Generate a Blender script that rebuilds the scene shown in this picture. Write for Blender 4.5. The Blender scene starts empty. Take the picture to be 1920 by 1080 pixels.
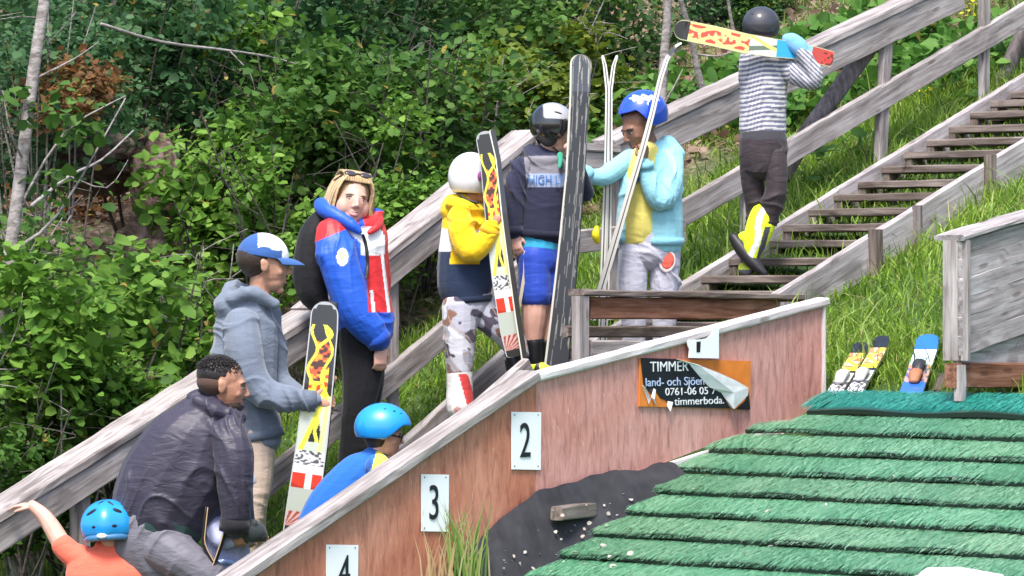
import bpy, math, random
import numpy as np
from mathutils import Vector, Matrix
random.seed(7); RNG = np.random.default_rng(11)
SC = bpy.context.scene
COL = SC.collection
# ------------------------------------------------------------------ camera
FPX = 7500.0                       # focal length in photo pixels (1920 wide)
cd = bpy.data.cameras.new('camera'); cam = bpy.data.objects.new('camera', cd); COL.objects.link(cam)
cam.location = (0, 0, 0); cam.rotation_euler = (math.radians(90), 0, 0)
cd.sensor_width = 36; cd.lens = FPX/1920*36; cd.clip_start = 0.1; cd.clip_end = 500
SC.camera = cam
# ------------------------------------------------------------------ light
SUN_EL, SUN_AZ = math.radians(60), math.radians(192)   # azimuth clockwise from +Y
w = bpy.data.worlds.new('World'); SC.world = w; w.use_nodes = True
nt = w.node_tree; bg = nt.nodes['Background']
sky = nt.nodes.new('ShaderNodeTexSky'); sky.sky_type = 'NISHITA'; sky.sun_disc = False
sky.sun_elevation = SUN_EL; sky.sun_rotation = SUN_AZ; sky.air_density = 1.0; sky.dust_density = 3.0
nt.links.new(sky.outputs[0], bg.inputs[0]); bg.inputs[1].default_value = 0.15
sd = bpy.data.lights.new('sun', 'SUN'); so = bpy.data.objects.new('sun', sd); COL.objects.link(so)
sd.energy = 2.6; sd.angle = math.radians(16); sd.color = (1, .955, .89)
sdir = Vector((math.sin(SUN_AZ)*math.cos(SUN_EL), math.cos(SUN_AZ)*math.cos(SUN_EL), math.sin(SUN_EL)))
so.rotation_euler = sdir.to_track_quat('Z', 'Y').to_euler(); so.location = sdir*30
SC.view_settings.view_transform = 'Standard'; SC.view_settings.look = 'None'
SC.view_settings.gamma = 1; SC.view_settings.exposure = 1.1
SC.cycles.max_bounces = 6; SC.cycles.transparent_max_bounces = 8
# ------------------------------------------------------------------ place frame: u up the hill, v to the right of the stairs
AX, AY = 0.656, 0.755
def uvz(u, v, z): return Vector((AX*u+AY*v, 20+AY*u-AX*v, z))
def uv_of(x, y): y = y-20; return AX*x+AY*y, AY*x-AX*y
def u_at(px, v):
    k = (px-960)/FPX
    return (k*(20-AX*v)-AY*v)/(AX-AY*k)
def Y_at(px, v): return 20+AY*u_at(px, v)-AX*v
def unp(px, py, Y): return Vector(((px-960)/FPX*Y, Y, (540-py)/FPX*Y))
def Q(px, py, v): return unp(px, py, Y_at(px, v))       # a point of the upright plane v = const
GU = [-14, -6, -3.2, -1.2, .3, 1.65, 3.4, 8, 20, 60]
GZ = [-6, -3.15, -1.95, -1.06, -.52, 0.0, .64, 2.3, 6.8, 15]
def sstep(x): x = np.clip(x, 0, 1); return x*x*(3-2*x)
def vnoise(x, y, s=0):
    xi = np.floor(x); yi = np.floor(y); fx = sstep(x-xi); fy = sstep(y-yi)
    def h(a, b):
        n = np.sin(a*127.1+b*311.7+s*74.7)*43758.5453
        return n-np.floor(n)
    return (h(xi, yi)*(1-fx)+h(xi+1, yi)*fx)*(1-fy)+(h(xi, yi+1)*(1-fx)+h(xi+1, yi+1)*fx)*fy
def vn3(p, f, s=0):
    return (vnoise(p[..., 0]*f+p[..., 2]*f*.7, p[..., 1]*f+p[..., 2]*f*.6, s)+vnoise(p[..., 2]*f, p[..., 0]*f*.8-p[..., 1]*f*.5, s+3))/2
def zground(u, v):
    u = np.asarray(u, float); v = np.asarray(v, float)
    z = np.interp(u, GU, GZ)
    z = z + .05*sstep(-v/1.0)
    z = z + .20*np.clip(-v-1.6, 0, 12)*sstep((4.5-u)/4)          # wooded bank left of the stairs
    # lowered trough under the mats, in front of the plywood side
    zm = matz(u)-.06
    k = sstep((v-1.55)/.25)*sstep((.42-u)/.15)
    z = z*(1-k)+np.minimum(z, zm)*k
    z = z+(vnoise(u*1.7, v*1.7, 1)-.5)*.06*(1-k)+(vnoise(u*6, v*6, 2)-.5)*.02*(1-k)
    return z
def matz(u): return -.46+.356*(np.asarray(u, float)-.2)
def ghit(px, py, zf=None):
    zf = zf or (lambda u, v: float(zground(u, v)))
    a, b = 13.0, 60.0; Y = a
    while Y < b:
        P = unp(px, py, Y); u, v = uv_of(P.x, P.y)
        if P.z <= zf(u, v): break
        Y += .05
    return P, u, v
# ------------------------------------------------------------------ object helpers
def link(o, parent=None):
    COL.objects.link(o)
    if parent is not None:
        o.parent = parent; o.location = -parent.location if parent.get('abs') else -parent.matrix_world.translation
    return o
def thing(name, label, cat, loc, group=None):
    o = bpy.data.objects.new(name, None); COL.objects.link(o); o.location = loc; o.empty_display_size = .1
    o['label'] = label; o['category'] = cat
    if group: o['group'] = group
    return o
def tag(o, label=None, cat=None, group=None, kind=None):
    if label: o['label'] = label
    if cat: o['category'] = cat
    if group: o['group'] = group
    if kind: o['kind'] = kind
    return o
class MB:
    def __init__(s): s.v = []; s.f = []; s.g = []; s.c = []; s.n = 0
    def add(s, v, f, g=None, c=None):
        v = np.asarray(v, float).reshape(-1, 3); m = len(v)
        s.v.append(v); n = s.n
        s.f += [tuple(i+n for i in q) for q in f]
        s.g.append(v.copy() if g is None else np.asarray(g, float).reshape(-1, 3))
        cc = np.ones((m, 4))
        if c is not None: cc[:, :3] = np.asarray(c, float).reshape(-1, 3)[:, :3] if np.ndim(c) > 1 else np.asarray(c, float)
        s.c.append(cc); s.n += m
    def mesh(s, name, mat, smooth=False, off=(0, 0, 0)):
        me = bpy.data.meshes.new(name); V = np.concatenate(s.v)-np.array(off)
        me.from_pydata(V.tolist(), [], s.f)
        a = me.attributes.new('gc', 'FLOAT_VECTOR', 'POINT'); a.data.foreach_set('vector', np.concatenate(s.g).ravel())
        a = me.attributes.new('col', 'FLOAT_COLOR', 'POINT'); a.data.foreach_set('color', np.concatenate(s.c).ravel())
        if mat: me.materials.append(mat)
        if smooth: me.polygons.foreach_set('use_smooth', [True]*len(me.polygons))
        me.update(); return me
    def build(s, name, mat, parent=None, smooth=False):
        # origin of every object at its own first vertex region (or the parent's place)
        off = np.concatenate(s.v).mean(0)
        o = bpy.data.objects.new(name, s.mesh(name, mat, smooth, off)); COL.objects.link(o)
        if parent is not None: o.parent = parent; o.location = Vector(off)-parent.location
        else: o.location = off
        if parent is not None and parent.parent is not None: o.location = Vector(off)-parent.location-parent.parent.location
        return o
def fastmesh(name, V, F, mat, cols=None, smooth=False):
    """V Nx3, F Mxk equal sided faces"""
    me = bpy.data.meshes.new(name); k = F.shape[1]
    me.vertices.add(len(V)); me.vertices.foreach_set('co', V.astype(np.float32).ravel())
    me.loops.add(F.size); me.loops.foreach_set('vertex_index', F.astype(np.int32).ravel())
    me.polygons.add(len(F)); me.polygons.foreach_set('loop_start', np.arange(0, F.size, k, dtype=np.int32))
    me.polygons.foreach_set('loop_total', np.full(len(F), k, dtype=np.int32))
    if cols is not None:
        a = me.attributes.new('col', 'FLOAT_COLOR', 'POINT'); a.data.foreach_set('color', cols.astype(np.float32).ravel())
    me.materials.append(mat); me.update(calc_edges=True)
    if smooth: me.polygons.foreach_set('use_smooth', [True]*len(F))
    return me
GSEED = [0]
def board(mb, A, B, wv, hv, ch=.006, wob=.0025, n=None):
    """plank from A to B; wv, hv: full width and height vectors (A,B on the centre line)"""
    A, B, wv, hv = Vector(A), Vector(B), Vector(wv), Vector(hv)
    L = (B-A).length; n = n or max(2, int(L/.12)); W, H = wv.length, hv.length
    wn, hn = wv.normalized(), hv.normalized(); ch = min(ch, W*.3, H*.3)
    prof = [(-W/2+ch, -H/2), (W/2-ch, -H/2), (W/2, -H/2+ch), (W/2, H/2-ch), (W/2-ch, H/2), (-W/2+ch, H/2), (-W/2, H/2-ch), (-W/2, -H/2+ch)]
    GSEED[0] += 1; so_ = (GSEED[0]*3.37) % 50
    V = []; G = []
    for i in range(n+1):
        t = i/n; c = A.lerp(B, t)
        for a, b in prof:
            r = 1 if i in (0, n) else 1
            a2 = a+random.uniform(-wob, wob)*r; b2 = b+random.uniform(-wob, wob)*r
            V.append(c+wn*a2+hn*b2); G.append((t*L+so_, a+so_*.7, b+so_*.3))
    F = [tuple(reversed(range(8))), tuple(range(n*8, n*8+8))]
    for i in range(n):
        for j in range(8):
            a = i*8+j; b = i*8+(j+1) % 8; F.append((a, b, b+8, a+8))
    mb.add(V, F, G)
def one_board(name, mat, parent, *a, **k):
    m = MB(); board(m, *a, **k); return m.build(name, mat, parent)
def tubev(pts, rads, n=10, cap=True, side=None, sub=3):
    """closed lofted tube through pts; rads (rw, rd) pairs"""
    P = [np.array(p, float) for p in pts]; R = [np.array(r if np.ndim(r) else (r, r), float) for r in rads]
    if len(P) > 2 and sub > 1:
        NP, NR = [], []
        for i in range(len(P)-1):
            p0 = P[max(i-1, 0)]; p1 = P[i]; p2 = P[i+1]; p3 = P[min(i+2, len(P)-1)]
            r0 = R[max(i-1, 0)]; r1 = R[i]; r2 = R[i+1]; r3 = R[min(i+2, len(P)-1)]
            for k in range(sub):
                t = k/sub; f = lambda a, b, c, d: .5*((2*b)+(-a+c)*t+(2*a-5*b+4*c-d)*t*t+(-a+3*b-3*c+d)*t**3)
                NP.append(f(p0, p1, p2, p3)); NR.append(np.maximum(f(r0, r1, r2, r3), 1e-4))
        NP.append(P[-1]); NR.append(R[-1]); P, R = NP, NR
    if cap:   # rounded ends
        T0 = P[0]-P[1]; T0 = T0/np.linalg.norm(T0); T1 = P[-1]-P[-2]; T1 = T1/np.linalg.norm(T1)
        a, b = min(R[0]), min(R[-1])
        pre = [(P[0]+T0*a*math.sin(q)*.9, R[0]*math.cos(q)) for q in (1.35, .9, .45)]
        post = [(P[-1]+T1*b*math.sin(q)*.9, R[-1]*math.cos(q)) for q in (.45, .9, 1.35)]
        P = [p for p, _ in pre]+P+[p for p, _ in post]; R = [r for _, r in pre]+R+[r for _, r in post]
    V = []; prevS = None; m = len(P)
    for i in range(m):
        T = P[min(i+1, m-1)]-P[max(i-1, 0)]; T = T/(np.linalg.norm(T)+1e-9)
        if side is not None: S = np.array(side, float); S = S-T*S.dot(T)
        else: S = np.cross(T, (0, 1, 0))
        if np.linalg.norm(S) < .25 and prevS is not None: S = prevS-T*prevS.dot(T)
        if np.linalg.norm(S) < 1e-3: S = np.cross(T, (0, 0, 1))
        S = S/np.linalg.norm(S)
        if prevS is not None and S.dot(prevS) < 0: S = -S
        prevS = S; D = np.cross(S, T)
        for j in range(n):
            q = 2*math.pi*j/n; V.append(P[i]+S*R[i][0]*math.cos(q)+D*R[i][1]*math.sin(q))
    F = [tuple(range(n))[::-1], tuple(range((m-1)*n, m*n))]
    for i in range(m-1):
        for j in range(n):
            a = i*n+j; b = i*n+(j+1) % n; F.append((a, b, b+n, a+n))
    V = np.array(V)
    # make outward
    c = V.mean(0)
    return V, F
def ellv(c, r, M=None, n=14, m=9):
    V = []; c = np.array(c, float); r = np.array(r, float)
    M = np.eye(3) if M is None else np.array(M)
    for i in range(m+1):
        t = math.pi*i/m
        for j in range(n):
            p = 2*math.pi*j/n; V.append((math.sin(t)*math.cos(p), math.sin(t)*math.sin(p), math.cos(t)))
    V = (np.array(V)*r)@M.T+c; F = []
    for i in range(m):
        for j in range(n):
            a = i*n+j; b = i*n+(j+1) % n; F.append((a, a+n, b+n, b))
    return V, F
# ------------------------------------------------------------------ materials
def newmat(name):
    m = bpy.data.materials.new(name); m.use_nodes = True; nt = m.node_tree
    return m, nt, nt.nodes['Principled BSDF'], nt.links
def N(nt, t, **k):
    n = nt.nodes.new('ShaderNode'+t)
    for a, b in k.items():
        if a.startswith('i_'):
            key = a[2:].replace('_', ' ')
            n.inputs[int(key) if key.isdigit() else key].default_value = b
        else: setattr(n, a, b)
    return n
def ramp(nt, fac, stops):
    r = N(nt, 'ValToRGB'); e = r.color_ramp.elements
    while len(e) > 1: e.remove(e[-1])
    e[0].position = stops[0][0]; e[0].color = (*stops[0][1], 1)
    for p, c in stops[1:]:
        x = e.new(p); x.color = (*c, 1)
    nt.links.new(fac, r.inputs[0]); return r.outputs[0]
def mixc(nt, a, b, fac, mode='MIX'):
    m = N(nt, 'Mix', data_type='RGBA', blend_type=mode)
    for i, x in ((6, a), (7, b), (0, fac)):
        if hasattr(x, 'default_value') or hasattr(x, 'is_linked'): nt.links.new(x, m.inputs[i])
        else: m.inputs[i].default_value = (*x, 1) if i and len(x) == 3 else x
    return m.outputs[2]
def bump(nt, bsdf, h, s=.4, d=.01):
    b = N(nt, 'Bump'); b.inputs['Strength'].default_value = s; b.inputs['Distance'].default_value = d
    nt.links.new(h, b.inputs['Height']); nt.links.new(b.outputs[0], bsdf.inputs['Normal'])
def wood(name, dark, mid, light, grain=1.0, rough=.85):
    m, nt, B, L = newmat(name)
    at = N(nt, 'Attribute', attribute_name='gc'); mp = N(nt, 'Mapping'); mp.inputs['Scale'].default_value = (1.6, 26, 26)
    L.new(at.outputs['Vector'], mp.inputs[0])
    n1 = N(nt, 'TexNoise', i_Scale=1.6, i_Detail=8, i_Roughness=.65); L.new(mp.outputs[0], n1.inputs[0])
    n2 = N(nt, 'TexNoise', i_Scale=3.2, i_Detail=4); L.new(at.outputs['Vector'], n2.inputs[0])
    mp3 = N(nt, 'Mapping'); mp3.inputs['Scale'].default_value = (2.2, 9, 9); L.new(at.outputs['Vector'], mp3.inputs[0])
    n3 = N(nt, 'TexNoise', i_Scale=1.0, i_Detail=6, i_Distortion=1.6); L.new(mp3.outputs[0], n3.inputs[0])
    c = ramp(nt, n1.outputs[0], [(.3, dark), (.48, mid), (.68, light)])
    bl = ramp(nt, n2.outputs[0], [(.35, (.72, .68, .68)), (.62, (1.08, 1.06, 1.08))])
    c = mixc(nt, c, bl, .75, 'MULTIPLY')
    st = ramp(nt, n3.outputs[0], [(.36, (.38, .34, .34)), (.46, (1, 1, 1))])
    c = mixc(nt, c, st, .5*grain, 'MULTIPLY')
    vo = N(nt, 'TexVoronoi', i_Scale=1.0, i_Randomness=1.0); mp4 = N(nt, 'Mapping'); mp4.inputs['Scale'].default_value = (3.2, 11, 11)
    L.new(at.outputs['Vector'], mp4.inputs[0]); L.new(mp4.outputs[0], vo.inputs[0])
    kn = ramp(nt, vo.outputs['Distance'], [(.09, (.30, .22, .19)), (.16, (1, 1, 1))])
    c = mixc(nt, c, kn, .6, 'MULTIPLY')
    L.new(c, B.inputs['Base Color']); B.inputs['Roughness'].default_value = rough; B.inputs['Specular IOR Level'].default_value = .25
    bump(nt, B, n1.outputs[0], .6, .006)
    return m
def plain(name, col, rough=.6, var=.12, sc=30, bs=.15, spec=.4, metal=0, coat=0):
    m, nt, B, L = newmat(name)
    tc = N(nt, 'TexCoord'); n = N(nt, 'TexNoise', i_Scale=sc, i_Detail=5); L.new(tc.outputs['Object'], n.inputs[0])
    c = ramp(nt, n.outputs[0], [(.3, tuple(x*(1-var) for x in col)), (.7, tuple(min(1, x*(1+var)) for x in col))])
    L.new(c, B.inputs['Base Color']); B.inputs['Roughness'].default_value = rough; B.inputs['Specular IOR Level'].default_value = spec
    B.inputs['Metallic'].default_value = metal; B.inputs['Coat Weight'].default_value = coat
    if bs: bump(nt, B, n.outputs[0], bs, .004)
    return m
def cloth(name, col=None, rough=.85, sheen=.2, fold=.5, spec=.2):
    """cloth: plain colour, or the 'col' attribute when col is None; weave plus soft folds"""
    m, nt, B, L = newmat(name); tc = N(nt, 'TexCoord')
    mp = N(nt, 'Mapping'); mp.inputs['Rotation'].default_value = (.4, .5, .3); mp.inputs['Scale'].default_value = (9, 9, 22); L.new(tc.outputs['Object'], mp.inputs[0])
    n = N(nt, 'TexNoise', i_Scale=1.0, i_Detail=3, i_Distortion=.8); L.new(mp.outputs[0], n.inputs[0])
    w2 = N(nt, 'TexNoise', i_Scale=260, i_Detail=2); L.new(tc.outputs['Object'], w2.inputs[0])
    src = (*col, 1) if col else None
    v = ramp(nt, w2.outputs[0], [(.3, (.86, .86, .86)), (.7, (1.1, 1.1, 1.1))])
    if col: c = mixc(nt, col, v, .7, 'MULTIPLY')
    else:
        at = N(nt, 'Attribute', attribute_name='col'); c = mixc(nt, at.outputs['Color'], v, .7, 'MULTIPLY')
    L.new(c, B.inputs['Base Color']); B.inputs['Roughness'].default_value = rough; B.inputs['Sheen Weight'].default_value = sheen
    B.inputs['Specular IOR Level'].default_value = spec
    bump(nt, B, n.outputs[0], fold*.5, .02)
    return m
def skinm(name, col):
    m, nt, B, L = newmat(name); tc = N(nt, 'TexCoord')
    n = N(nt, 'TexNoise', i_Scale=22, i_Detail=4); L.new(tc.outputs['Object'], n.inputs[0])
    a = tuple(x*k for x, k in zip(col, (.92, .82, .8)))
    c = ramp(nt, n.outputs[0], [(.35, a), (.65, col)]); L.new(c, B.inputs['Base Color'])
    B.inputs['Roughness'].default_value = .5; B.inputs['Subsurface Weight'].default_value = .08; B.inputs['Subsurface Radius'].default_value = (.02, .008, .004)
    n2 = N(nt, 'TexNoise', i_Scale=160, i_Detail=2); L.new(tc.outputs['Object'], n2.inputs[0]); bump(nt, B, n2.outputs[0], .12, .003)
    return m
def attrm(name, rough=.4, spec=.5, coat=0, trans=0, var=0.0):
    m, nt, B, L = newmat(name); at = N(nt, 'Attribute', attribute_name='col')
    L.new(at.outputs['Color'], B.inputs['Base Color']); B.inputs['Roughness'].default_value = rough
    B.inputs['Specular IOR Level'].default_value = spec; B.inputs['Coat Weight'].default_value = coat
    if trans:
        t = N(nt, 'BsdfTranslucent'); L.new(at.outputs['Color'], t.inputs[0]); x = N(nt, 'MixShader'); x.inputs[0].default_value = trans
        L.new(B.outputs[0], x.inputs[1]); L.new(t.outputs[0], x.inputs[2]); L.new(x.outputs[0], nt.nodes['Material Output'].inputs[0])
    return m
M = {}
M['rail'] = wood('weathered grey wood', (.16, .14, .135), (.31, .285, .275), (.46, .435, .43))
M['tread'] = wood('brown grey tread wood', (.085, .065, .055), (.17, .14, .122), (.27, .235, .215))
M['beam'] = wood('reddish brown timber', (.085, .035, .02), (.19, .085, .05), (.30, .16, .11))
M['silver'] = wood('silvered board', (.21, .19, .19), (.35, .325, .325), (.49, .465, .47), 1.0)
M['log'] = wood('dark round log', (.07, .06, .06), (.15, .13, .13), (.24, .21, .21))
M['whitewood'] = wood('pale painted strip', (.42, .38, .38), (.58, .55, .55), (.68, .66, .66), .7)
M['leaf'] = attrm('leaf', .6, .3, trans=.42)
M['grass'] = attrm('grass blades', .5, .4, trans=.3)
M['matfib'] = attrm('green plastic bristles', .38, .5, trans=.12)
M['ski'] = attrm('ski topsheet', .22, .5, .5)
M['skiold'] = attrm('worn ski base', .42, .4)
M['sign'] = plain('white sign plate', (.78, .80, .83), .35, .03, 8, .02)
M['black'] = plain('black print', (.012, .012, .016), .4, .1, 30, 0)
M['white'] = plain('white print', (.78, .79, .82), .5, .03, 30, 0)
M['rubber'] = plain('black rubber', (.02, .02, .022), .5, .2, 60, .2)
M['tarp'] = plain('black tarpaulin', (.030, .030, .035), .75, .3, 9, .35, .25)
def bark(name, a, b, sc=(12, 12, 30)):
    m, nt, B, L = newmat(name); tc = N(nt, 'TexCoord'); mp = N(nt, 'Mapping'); mp.inputs['Scale'].default_value = sc
    L.new(tc.outputs['Object'], mp.inputs[0]); n = N(nt, 'TexNoise', i_Scale=1.2, i_Detail=8, i_Roughness=.7); L.new(mp.outputs[0], n.inputs[0])
    c = ramp(nt, n.outputs[0], [(.36, a), (.6, b)]); L.new(c, B.inputs[0]); B.inputs['Roughness'].default_value = .9; bump(nt, B, n.outputs[0], .8, .02); return m
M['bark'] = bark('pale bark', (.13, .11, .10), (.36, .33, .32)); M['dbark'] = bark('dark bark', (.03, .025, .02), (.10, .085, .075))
# painted plywood
def plym(name, a, b, streak):
    m, nt, B, L = newmat(name); at = N(nt, 'Attribute', attribute_name='gc')
    mp = N(nt, 'Mapping'); mp.inputs['Scale'].default_value = (26, 1, 5); L.new(at.outputs['Vector'], mp.inputs[0])
    n = N(nt, 'TexNoise', i_Scale=1.3, i_Detail=9, i_Roughness=.72, i_Distortion=.7); L.new(mp.outputs[0], n.inputs[0])
    n2 = N(nt, 'TexNoise', i_Scale=2.4, i_Detail=5); L.new(at.outputs['Vector'], n2.inputs[0])
    mp3 = N(nt, 'Mapping'); mp3.inputs['Scale'].default_value = (34, 1, 9); L.new(at.outputs['Vector'], mp3.inputs[0])
    n3 = N(nt, 'TexNoise', i_Scale=1.7, i_Detail=3); L.new(mp3.outputs[0], n3.inputs[0])
    c = ramp(nt, n2.outputs[0], [(.36, a), (.62, b)])
    s = ramp(nt, n.outputs[0], [(.32, (.5, .44, .42)), (.48, (1, 1, 1)), (.66, (1.35, 1.45, 1.45))]); c = mixc(nt, c, s, .8, 'MULTIPLY')
    k = ramp(nt, n3.outputs[0], [(.66, (0, 0, 0)), (.76, (1, 1, 1))]); c = mixc(nt, c, streak, k)
    L.new(c, B.inputs[0]); B.inputs['Roughness'].default_value = .62; bump(nt, B, n.outputs[0], .5, .004); return m
M['ply1'] = plym('orange red worn plywood paint', (.39, .135, .08), (.46, .195, .13), (.64, .46, .38))
M['ply2'] = plym('pinkish worn plywood paint', (.45, .20, .165), (.51, .265, .235), (.68, .48, .44))
# ground: soil, leaf litter
m, nt, B, L = newmat('hill soil'); tc = N(nt, 'TexCoord')
n = N(nt, 'TexNoise', i_Scale=2.2, i_Detail=8, i_Roughness=.7); L.new(tc.outputs['Object'], n.inputs[0])
n2 = N(nt, 'TexNoise', i_Scale=22, i_Detail=6); L.new(tc.outputs['Object'], n2.inputs[0])
at = N(nt, 'Attribute', attribute_name='col')
c = ramp(nt, n2.outputs[0], [(.34, (.06, .038, .026)), (.5, (.19, .125, .09)), (.68, (.42, .30, .24))])
g = ramp(nt, n.outputs[0], [(.4, (.03, .07, .012)), (.6, (.06, .10, .02))])
L.new(mixc(nt, g, c, at.outputs['Color']), B.inputs[0]); B.inputs['Roughness'].default_value = .95; bump(nt, B, n2.outputs[0], 1, .04)
M['soil'] = m
# ================================================================== ground
uu = np.concatenate([np.linspace(-12, -5, 15)[:-1], np.linspace(-5, 6, 130), np.linspace(6.2, 24, 60), np.linspace(25, 60, 12)])
vv = np.concatenate([np.linspace(-40, -14, 14)[:-1], np.linspace(-14, -4, 40)[:-1], np.linspace(-4, 5, 120), np.linspace(5.3, 12, 14)])
UU, VV = np.meshgrid(uu, vv, indexing='ij'); ZZ = zground(UU, VV)
V = np.stack([AX*UU+AY*VV, 20+AY*UU-AX*VV, ZZ], -1).reshape(-1, 3)
n, m_ = UU.shape; I = np.arange(n*m_).reshape(n, m_)
F = np.stack([I[:-1, :-1], I[1:, :-1], I[1:, 1:], I[:-1, 1:]], -1).reshape(-1, 4)[:, ::-1]
def litter(u, v):      # 1 = bare soil and dead leaves, 0 = green
    a = sstep((-v-1.0)/1.0)*sstep((-v*1.0-.9+vnoise(u*1.3, v*1.3, 9)*.8)/1.0)
    return np.clip(a, 0, 1)*(.55+.45*vnoise(u*2.5, v*2.5, 5))
lt = litter(UU, VV).reshape(-1); cols = np.ones((len(V), 4)); cols[:, :3] = lt[:, None]
gm = fastmesh('hillside', V, F, M['soil'], cols, True)
g = bpy.data.objects.new('hillside', gm); COL.objects.link(g); g['kind'] = 'structure'
# ================================================================== grass
def blades(n, us, vs, hmin, hmax, wid, dens, seed, cols3, lean=.6):
    r = np.random.default_rng(seed)
    u = r.uniform(*us, n); v = r.uniform(*vs, n)
    keep = r.random(n) < dens(u, v); u, v = u[keep], v[keep]; n = len(u)
    z = zground(u, v)
    X = AX*u+AY*v; Y = 20+AY*u-AX*v
    px = 960+FPX*X/Y; py = 540-FPX*z/Y
    k = (px > -120) & (px < 2040) & (py > -150) & (py < 1300); u, v, z, X, Y = u[k], v[k], z[k], X[k], Y[k]; n = len(u)
    cl = vnoise(u*3.1, v*3.1, 4); cl2 = vnoise(u*9, v*9, 6)
    h = r.uniform(hmin, hmax, n)*(.5+.9*cl); a = r.uniform(0, 2*np.pi, n); la = r.uniform(0, 2*np.pi, n)*.75+cl2*5; le = r.uniform(.1, lean*1.7, n)*h
    w_ = wid*r.uniform(.6, 1.4, n)
    sx, sy = np.cos(a)*w_, np.sin(a)*w_; lx, ly = np.cos(la)*le, np.sin(la)*le
    B = np.stack([X, Y, z-.02], -1)
    def p(t, wf, s): return B+np.stack([lx*t*t+s*sx*wf, ly*t*t+s*sy*wf, h*t*(1-.35*t*le/(h+1e-6))], -1)
    V = np.stack([p(0, 1, -1), p(0, 1, 1), p(.5, .85, 1), p(.5, .85, -1), p(.85, .5, 1), p(.85, .5, -1), p(1.05, .02, 0), p(1.05, .02, 0)], 1).reshape(-1, 3)
    i = np.arange(n)[:, None]*8
    F = np.stack([i+[0, 1, 2, 3], i+[3, 2, 4, 5], i+[5, 4, 6, 7]], 1).reshape(-1, 4)
    c0, c1, c2 = [np.array(c) for c in cols3]; t = np.clip(r.normal(.5, .3, n)*.7+cl*.45, 0, 1)[:, None]; dry = (r.random(n) < .05)[:, None]
    c = np.where(t < .5, c0+(c1-c0)*t*2, c1+(c2-c1)*(t-.5)*2); c = np.where(dry, np.array([.38, .33, .15]), c)
    C = np.ones((n, 8, 4)); C[:, :, :3] = c[:, None, :]
    return V, F, C.reshape(-1, 4)
def gd(u, v):
    d = 1-.75*sstep((-v-1.0)/1.4)*sstep((3.5-u)/1.5) - .5*sstep((-v-1.2)/1.2)
    clump = vnoise(u*2.2, v*2.2, 8)
    d = d*np.where(v < -1.3, sstep((clump-.35)/.3), .6+.6*clump)
    d = np.where((v > 1.45) & (u < .34), 0, d)
    d = np.where((v > .02) & (v < .78) & (u > .3), d*.35, d)
    return np.clip(d, 0, 1)
GC = ((.065, .15, .012), (.18, .33, .028), (.34, .48, .08))
parts_ = [blades(150000, (-4.5, 5.5), (-2.2, 4.2), .06, .15, .0042, gd, 1, GC),
          blades(70000, (-3, 9), (-7, -1.2), .07, .17, .006, gd, 2, ((.04, .09, .012), (.11, .19, .03), (.24, .30, .08))),
          blades(9000, (-3, 5.5), (-2.0, 4.0), .16, .28, .0055, lambda u, v: gd(u, v)*np.where((v > -.1) & (v < .9), .2, 1), 3, ((.06, .13, .02), (.14, .25, .04), (.30, .38, .10)), .9)]
Vs, Fs, Cs, o_ = [], [], [], 0
for V, F, C in parts_: Vs.append(V); Fs.append(F+o_); Cs.append(C); o_ += len(V)
ob = bpy.data.objects.new('grass', fastmesh('grass', np.concatenate(Vs), np.concatenate(Fs), M['grass'], np.concatenate(Cs), True)); COL.objects.link(ob)
tag(ob, 'bright green long grass growing over the hillside around the stairs', 'grass', kind='stuff')
# ================================================================== leaves
def leafcloud(r, centres, nper, size, spread, cols3, droop=.25, outward=None):
    """sprays of pointed leaves round twig centres"""
    k = len(centres); c = np.repeat(centres, nper, 0); n = len(c)
    off = r.normal(0, 1, (n, 3))*spread*np.array([1, 1, .7]); P = c+off
    ax = r.normal(0, 1, (n, 3)); ax[:, 2] = ax[:, 2]*.45-droop; ax += off/(spread+1e-6)*.5; ax /= np.linalg.norm(ax, axis=1)[:, None]
    up = r.normal(0, .55, (n, 3)); up[:, 2] += 1; up[:, 1] -= .25
    sd_ = np.cross(ax, up); sd_ /= np.linalg.norm(sd_, axis=1)[:, None]+1e-9; nn = np.cross(sd_, ax)
    L_ = (size*np.clip(r.lognormal(0, .36, n), .45, 1.7))[:, None]; W_ = L_*r.uniform(.30, .46, n)[:, None]
    fold = -.25*W_
    tip = P+ax*L_-nn*L_*.12
    V = np.stack([P, P+ax*L_*.30+sd_*W_*.95+nn*-fold, P+ax*L_*.74+sd_*W_*.86-nn*fold*.6-nn*L_*.04, tip, P+ax*L_*.74-sd_*W_*.86-nn*fold*.6-nn*L_*.04, P+ax*L_*.30-sd_*W_*.95-nn*fold,
                  P+ax*L_*.35, P+ax*L_*.72-nn*L_*.05], 1)
    i = np.arange(n)[:, None]*8
    F = np.stack([i+[0, 1, 6, 6][:4], i+[1, 2, 7, 6], i+[2, 3, 7, 7], i+[0, 6, 5, 5], i+[6, 7, 4, 5], i+[7, 3, 4, 4]], 1).reshape(-1, 4)
    # drop doubled corners: rebuild as triangles
    T = []
    q = np.stack([i+[0, 1, 6], i+[1, 2, 7], i+[1, 7, 6], i+[2, 3, 7], i+[0, 6, 5], i+[6, 7, 4], i+[6, 4, 5], i+[7, 3, 4]], 1).reshape(-1, 3)
    ct = np.repeat(r.random(k), nper)
    t = np.clip(.55*ct+.45*r.random(n), 0, 1)[:, None]
    c0, c1, c2 = [np.array(c) for c in cols3]; c = np.where(t < .5, c0+(c1-c0)*t*2, c1+(c2-c1)*(t-.5)*2)
    sick = (r.random(n) < .012)[:, None]; c = np.where(sick, np.array([.34, .26, .06]), c)
    C = np.ones((n, 8, 4)); C[:, :, :3] = c[:, None]
    return V.reshape(-1, 3), q, C.reshape(-1, 4)
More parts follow.
